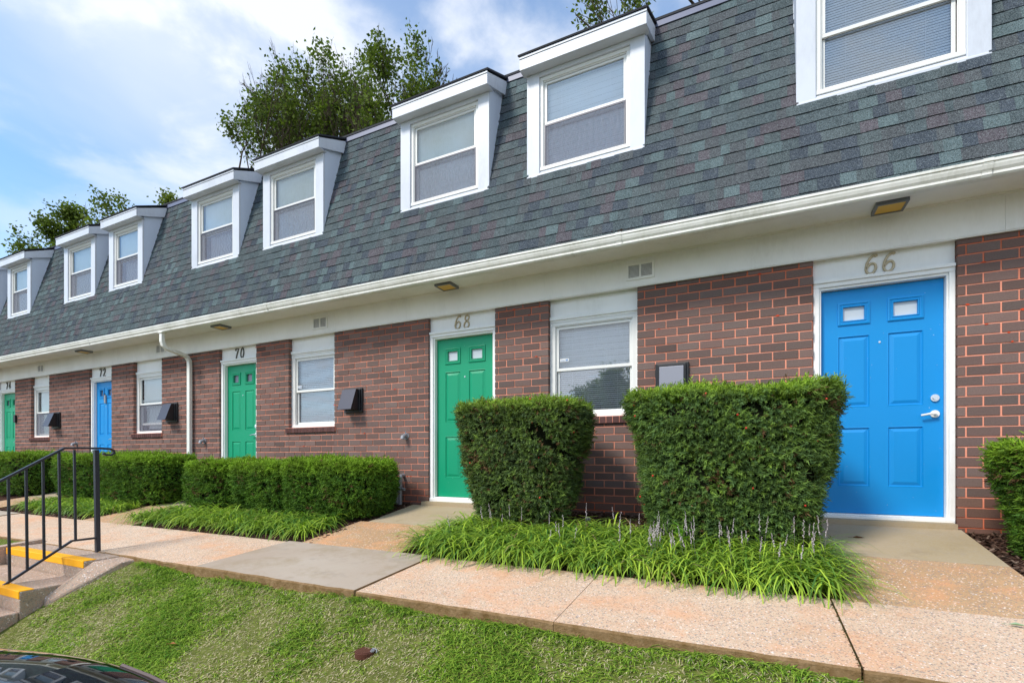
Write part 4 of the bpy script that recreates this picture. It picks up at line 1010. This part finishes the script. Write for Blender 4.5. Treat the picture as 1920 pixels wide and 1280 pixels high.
tree('leafy_tree', 'tall leafy tree behind the roof, left of the two big ones', (-14.6, 14.5, -1), 14.6, (-15.6, 14.5, 10.7, 3.4, 2.8, 5.1), 27000, 61, .14, 4, .5, 5, group=GT, cut=7)
tree('leafy_tree', 'slender open crowned tree behind the roof, right of the two big ones', (-9.6, 12.9, -1), 12.4, (-10.1, 12.9, 9.6, 1.9, 1.7, 3.8), 11000, 62, .125, 3, .42, 5, group=GT, cut=6.5)
tree('leafy_tree', 'overhanging tree at the top edge above the second dormer from the right', (1.2, 12.6, -1), 16.5, (.4, 12.0, 13.0, 4.3, 3.0, 4.2), 22000, 63, .11, 2, .6, 5, group=GT, cut=9)
tree('leafy_tree', 'broad low tree above the far left dormers', (-35.3, 14.5, -1), 13.0, (-34.2, 14.5, 11.3, 2.4, 2.6, 2.5), 9000, 64, .18, 1, .8, 4, group=GT, tf=.82, cut=9)
tree('leafy_tree', 'small tree top left of the third pair of dormers', (-30.6, 14.5, -1), 13.4, (-30.6, 14.5, 12.2, 1.4, 1.3, 1.8), 1800, 65, .17, 2, .6, 4, group=GT, tf=.85, cut=10, colr=((.07, .10, .02), (.16, .2, .04)))
tree('leafy_tree', 'tiny yellowish tree top just right of the third dormer pair', (-26.7, 14.5, -1), 12.8, (-26.7, 14.5, 11.9, 1.1, 1.0, 1.4), 900, 66, .17, 1, .6, 4, group=GT, tf=.88, cut=10, colr=((.08, .11, .02), (.2, .24, .05)))
GS = 'trees across the parking lot'
tree('street_tree', 'tree across the lot mirrored in the window glass', (-6.6, -19, -2), 4.8, (-6.6, -19, 2.2, 2.0, 2, 3.2), 9000, 71, .2, 1, .6, 4, group=GS)
tree('street_tree', 'second tree across the lot mirrored in the window glass', (-9.0, -22, -2), 4.6, (-9.0, -22, 1.8, 2.6, 3, 3.2), 9000, 72, .2, 1, .6, 4, group=GS)

# ------------------------------------------------------------------ small things on the ground
def weed(name, label, p, leaves, size, seed, col, up=.5):
    r_ = random.Random(seed); b = MB(); p = Vector(p)
    for k in range(leaves):
        a = r_.uniform(0, 6.28); t_ = k/leaves; q = p+Vector((0, 0, size*1.3*t_*up)); d = Vector((math.cos(a), math.sin(a), r_.uniform(.2, .8))).normalized(); l = size*r_.uniform(.6, 1.1); s = Vector((-math.sin(a), math.cos(a), 0))*l*.28; dn = Vector((0, 0, -.12*l))
        c = tuple(x*r_.uniform(.85, 1.15) for x in col)+(1,)
        m = q+d*l*.5
        b.add([q, m+s, q+d*l+dn, m-s, m-Vector((0, 0, l*.05))], [(0, 4, 1), (1, 4, 2), (2, 4, 3), (3, 4, 0)], 0, c)
    if up > .2: b.tube([p-Vector((0, 0, .02)), p+Vector((0, 0, size*1.3*up))], .002, 4, col=tuple(col)+(1,))
    return tag(b.build(name, MT['leaf'], None, colattr=True), label, 'weed')
weed('weed', 'bright green seedling standing in the border grass near the path edge', (-.43, 3.62, -.86), 16, .075, 1, (.14, .30, .03), 1.6)
weed('weed', 'bright green jagged weed in front of the tall yew beside the blue door', (-.46, 4.02, -.72), 14, .12, 2, (.15, .30, .03), 1.2)
weed('weed', 'small bright green weed left of the loose yew', (-2.27, 4.36, -.70), 9, .08, 3, (.15, .30, .03), .9)
weed('weed', 'broad leaved weed standing in the lawn below the rusty cap', (-1.76, 1.99, lawn_h(-1.76, 1.99)), 5, .06, 4, (.13, .28, .03), .3)
for i, (x, y) in enumerate(((.10, 2.55), (.22, 2.54), (.34, 2.56), (.05, 2.5))):
    weed('clover_weed', ['clover clump at the path edge, leftmost of four', 'clover clump at the path edge, second of four', 'clover clump at the path edge just right of the crack', 'clover clump lowest in the lawn below the crack'][i], (x+.18, y, lawn_h(x, y)), 14, .022, 10+i, (.10, .24, .03), .5)
# rusty valve cap in the lawn
x, y = -2.07, 2.27; z = lawn_h(x, y)
V0 = empty('valve_cap', (x, y, z), 'round rusty brown metal valve cap set in the lawn', 'valve cap')
b = MB(); b.tube([(x, y, z-.02), (x, y, z+.014)], .062, 24); b.disc((x, y, z+.014), (0, 0, 1), .054, .004, 24); b.build('cap', m_plain('rusty_metal', srgb(92, 52, 38), .7, .5, .2, .6), V0, bevel=.003)
b = MB(); b.tube([(x+.05, y+.0, z+.014), (x+.058, y, z+.026)], .011, 10); b.tube([(x+.03, y+.03, z+.022), (x+.07, y+.02, z+.024), (x+.095, y-.01, z+.02)], .004, 6); b.build('latch', MT['pipe'], V0)
# pale stone at wall foot, fallen leaves and litter
def stone(x, y, z, s, seed, label, mat, name='stone', cat='stone'):
    r_ = random.Random(seed); b = MB(); n1, n2 = 8, 5; vs = [(0, 0, -1)]+[(math.sin(math.pi*i/n2)*math.cos(2*math.pi*j/n1), math.sin(math.pi*i/n2)*math.sin(2*math.pi*j/n1), -math.cos(math.pi*i/n2)) for i in range(1, n2) for j in range(n1)]+[(0, 0, 1)]
    fs = [(0, 1+(j+1) % n1, 1+j) for j in range(n1)]+[(1+i*n1+j, 1+i*n1+(j+1) % n1, 1+(i+1)*n1+(j+1) % n1, 1+(i+1)*n1+j) for i in range(n2-2) for j in range(n1)]+[(len(vs)-1, 1+(n2-2)*n1+j, 1+(n2-2)*n1+(j+1) % n1) for j in range(n1)]
    b.add([(x+a*s*r_.uniform(.8, 1.1), y+c*s*.8*r_.uniform(.8, 1.1), z+d*s*.7) for a, c, d in vs], fs); return tag(b.build(name, mat, None, smooth=True), label, cat)
stone(-1.52, 5.0, -.64, .035, 1, 'pale white stone lying in mulch against the brick wall', m_plain('pale_stone', srgb(205, 200, 192), .8))
def fallen(x, y, z, l, ang, label, col, seed=0):
    b = MB(); d = Vector((math.cos(ang), math.sin(ang), 0))*l; s = Vector((-math.sin(ang), math.cos(ang), 0))*l*.22; p = Vector((x, y, z+.004)); u = Vector((0, 0, l*.15))
    b.add([p, p+d*.4+s+u, p+d+u*.3, p+d*.4-s+u, p+d*.5], [(0, 4, 1), (1, 4, 2), (2, 4, 3), (3, 4, 0)], 0, tuple(col)+(1,)); b.tube([p, p-d*.3], l*.015, 4, col=tuple(col)+(1,))
    tag(b.build('fallen_leaf', MT['leaf'], None, colattr=True), label, 'leaf')
fallen(1.22, 3.42, -.868, .075, -.2, 'pale green fallen leaf on the footpath at right', (.30, .42, .26))
fallen(-1.45, 3.9, bed_h(3.9), .04, .8, 'tiny brown leaf under the border grass', (.3, .12, .04))
fallen(-3.6, 2.02, lawn_h(-3.6, 2.02)+.03, .06, .3, 'reddish brown dry leaf on the lawn near the car', (.42, .14, .07))
fallen(-3.2, 3.95, -.795, .05, 1.2, 'small reddish leaf on the path to the door numbered 68', (.3, .1, .05))
fallen(.78, 4.9, -.665, .09, 0.1, 'curled brown leaf by the sill of the blue door', (.16, .07, .03))
fallen(-9.2, 4.0, bed_h(4.0)+.02, .12, .3, 'orange brown dry leaf in the far planting bed', (.42, .15, .06))
# moss in the wide crack
b = MB(); r_ = random.Random(9)
for _ in range(700):
    t_ = r_.random(); x = .452+r_.gauss(0, .005); y = FR+.01+t_*(BK-FR-.02); z = path_h(y)-.012+r_.uniform(0, .010); a = r_.uniform(0, 3.1); l = r_.uniform(.004, .010)
    b.add([(x-l*math.cos(a), y-l*math.sin(a), z), (x+l*math.cos(a), y+l*math.sin(a), z), (x, y, z+l)], [(0, 1, 2)], 0, (.07*r_.uniform(.5, 1.5), .06*r_.uniform(.5, 1.5), .02, 1))
tag(b.build('crack_moss', MT['chip'], None, colattr=True), 'dark moss filling the wide joint of the footpath', 'moss', kind='stuff')

# ------------------------------------------------------------------ parked car (only roof and rear glass corner reach the picture)
def car():
    O = empty('parked_car', (-2.6, -.13, -2.0), 'glossy dark sedan parked by the kerb, only roof and rear glass showing', 'car')
    CY = -.15
    paint = m_plain('car_paint', srgb(18, 24, 22), .06, .6); paint.node_tree.nodes['Principled BSDF'].inputs['Coat Weight'].default_value = 1
    gl = m_plain('car_glass', srgb(14, 18, 26), .03, .8); blk = m_plain('rubber', srgb(20, 20, 20), .7); chrome = MT['chrome']
    # body stations along x (rear at -.35, nose at -4.9): (x, half width, z low, z belt)
    st = [(-.32, .72, -1.55, -1.02), (-.40, .84, -1.70, -.94), (-.75, .90, -1.78, -.90), (-1.3, .92, -1.80, -.88), (-2.4, .92, -1.80, -.90), (-3.4, .92, -1.80, -.95), (-4.0, .90, -1.80, -1.04), (-4.6, .84, -1.74, -1.14), (-4.85, .70, -1.60, -1.26)]
    b = MB(); ring = []
    for x, hw, zl, zb in st:
        ring.append([(x, CY-hw*.92, zl), (x, CY-hw, zl+.18), (x, CY-hw, zb-.22), (x, CY-hw*.95, zb-.04), (x, CY-hw*.86, zb), (x, CY, zb+.03), (x, CY+hw*.86, zb), (x, CY+hw*.95, zb-.04), (x, CY+hw, zb-.22), (x, CY+hw, zl+.18), (x, CY+hw*.92, zl)])
    k = len(ring[0]); vs = [p for r in ring for p in r]; f = [(i*k+j, i*k+(j+1) % k, (i+1)*k+(j+1) % k, (i+1)*k+j) for i in range(len(ring)-1) for j in range(k)]
    f += [tuple(range(k-1, -1, -1)), tuple(range((len(ring)-1)*k, len(ring)*k))]
    b.add(vs, f); o = b.build('body', paint, O, smooth=True); m = o.modifiers.new('s', 'SUBSURF'); m.levels = m.render_levels = 2
    # cabin: one curved surface split into roof, pillars and glass
    kx = [-.46, -.80, -1.10, -1.44, -1.75, -2.2, -2.8, -3.2, -3.6, -3.98]; kz = [-.885, -.725, -.590, -.452, -.422, -.412, -.440, -.555, -.790, -1.02]; kn = [2.6, 3.4, 4.2, 5, 5.2, 5.2, 5, 4.4, 3.4, 2.6]
    xs_ = np.concatenate([np.linspace(-.46, -1.9, 40), np.linspace(-1.95, -3.98, 26)])
    from mathutils.geometry import interpolate_bezier
    def cr(xq, ys):
        t = np.interp(-xq, [-a for a in kx], range(len(kx))); i = int(min(t, len(kx)-2)); u = t-i; p = [ys[max(i-1, 0)], ys[i], ys[i+1], ys[min(i+2, len(ys)-1)]]
        return .5*((2*p[1])+(p[2]-p[0])*u+(2*p[0]-5*p[1]+4*p[2]-p[3])*u*u+(3*p[1]-p[0]-3*p[2]+p[3])*u**3)
    def cpt(x, t):
        belt = -.915-.03*max(0, (-x-3)); zc = max(cr(x, kz), belt+.01); n = cr(x, kn); c_, s_ = math.cos(t), math.sin(t); hb = .905 if x < -1 else .905-.12*((x+1)/.54)**2
        return (x, CY+hb*math.copysign(abs(c_)**(2/n), c_), belt+(zc-belt)*abs(s_)**(2/n))
    nt2 = 56; ts = [math.pi*k/nt2 for k in range(nt2+1)]; G = [[cpt(x, t) for t in ts] for x in xs_]
    parts = {'roof': (MB(), paint), 'rear_glass': (MB(), gl), 'windscreen': (MB(), gl), 'side_glass': (MB(), gl)}
    for a in range(len(xs_)-1):
        for q in range(nt2):
            x = (xs_[a]+xs_[a+1])/2; P_ = G[a][q], G[a+1][q], G[a+1][q+1], G[a][q+1]; yf = abs((P_[0][1]+P_[2][1])/2-CY); zf = (P_[0][2]+P_[2][2])/2
            hw = .80 if x > -1.44 else .70
            kk = 'roof'
            if -1.45 < x < -.55 and yf < hw-.05*(x+1.44): kk = 'rear_glass'
            elif -3.92 < x < -3.12 and yf < .70: kk = 'windscreen'
            elif -3.45 < x < -1.75 and yf > .74 and zf > -.88 and zf < -.52: kk = 'side_glass'
            parts[kk][0].add(P_, [(0, 1, 2, 3)])
    for nm_, (mb_, mt_) in parts.items():
        if nm_ == 'side_glass': 
            for sgn in (-1, 1):
                m2 = MB()
                for k_ in range(0, len(mb_.v), 4):
                    if (mb_.v[k_][1]-CY)*sgn > 0: m2.add(mb_.v[k_:k_+4], [(0, 1, 2, 3)])
                o2 = m2.build(nm_, mt_, O); 
                import bmesh as _b; bm_ = _b.new(); bm_.from_mesh(o2.data); _b.ops.remove_doubles(bm_, verts=bm_.verts, dist=.0005); bm_.to_mesh(o2.data); bm_.free(); o2.data.shade_smooth()
        else:
            o2 = mb_.build(nm_, mt_, O)
            import bmesh as _b; bm_ = _b.new(); bm_.from_mesh(o2.data); _b.ops.remove_doubles(bm_, verts=bm_.verts, dist=.0005); bm_.to_mesh(o2.data); bm_.free(); o2.data.shade_smooth()
    for s in (-1, 1):
        yy = lambda hw: CY+s*hw
        def onsurf(x, yt):
            best = min(ts[:nt2//2+1], key=lambda t: abs(abs(cpt(x, t)[1]-CY)-yt)); p = cpt(x, best); return (p[0], CY+s*abs(p[1]-CY), p[2]+.002)
        b = MB(); b.tube([onsurf(x, (.80-.05*(x+1.44))) for x in np.linspace(-1.44, -.60, 12)], .006, 6); b.build('glass_trim', m_plain('trim_metal', srgb(120, 104, 98), .35, .5, .4), O, smooth=True)
        for wx in (-1.2, -4.0):
            w_ = MB(); w_.tube([(wx, yy(.70), -1.68), (wx, yy(.93), -1.68)], .32, 32); q = w_.build('wheel', blk, O, bevel=.03)
            w_ = MB(); w_.tube([(wx, yy(.925), -1.68), (wx, yy(.945), -1.68)], .21, 24); w_.build('rim', chrome, q)
        b = MB(); b.box(-.40, -.33, CY+s*.55-.14, CY+s*.55+.14, -1.22, -1.08); b.build('tail_light', m_plain('tail_lamp', srgb(150, 10, 14), .2), O, bevel=.02)
        b = MB(); b.box(-4.84, -4.74, CY+s*.55-.13, CY+s*.55+.13, -1.40, -1.30); b.build('headlight', MT['glass'], O, bevel=.02)
    b = MB(); b.box(-.36, -.26, CY-.75, CY+.75, -1.66, -1.44); b.build('bumper', paint, O, bevel=.04)
car()
_c = [o for o in C.objects if o.name == 'parked_car'][0]
# stands a little askew to the kerb
pv = Vector((-1.45, .607, 0)); q = _c.location.copy(); a = R(20); dx, dy = q.x-pv.x, q.y-pv.y
_c.location = (pv.x+.10+dx*math.cos(a)-dy*math.sin(a), pv.y+dx*math.sin(a)+dy*math.cos(a), q.z+.02); _c.rotation_euler = (0, 0, a)
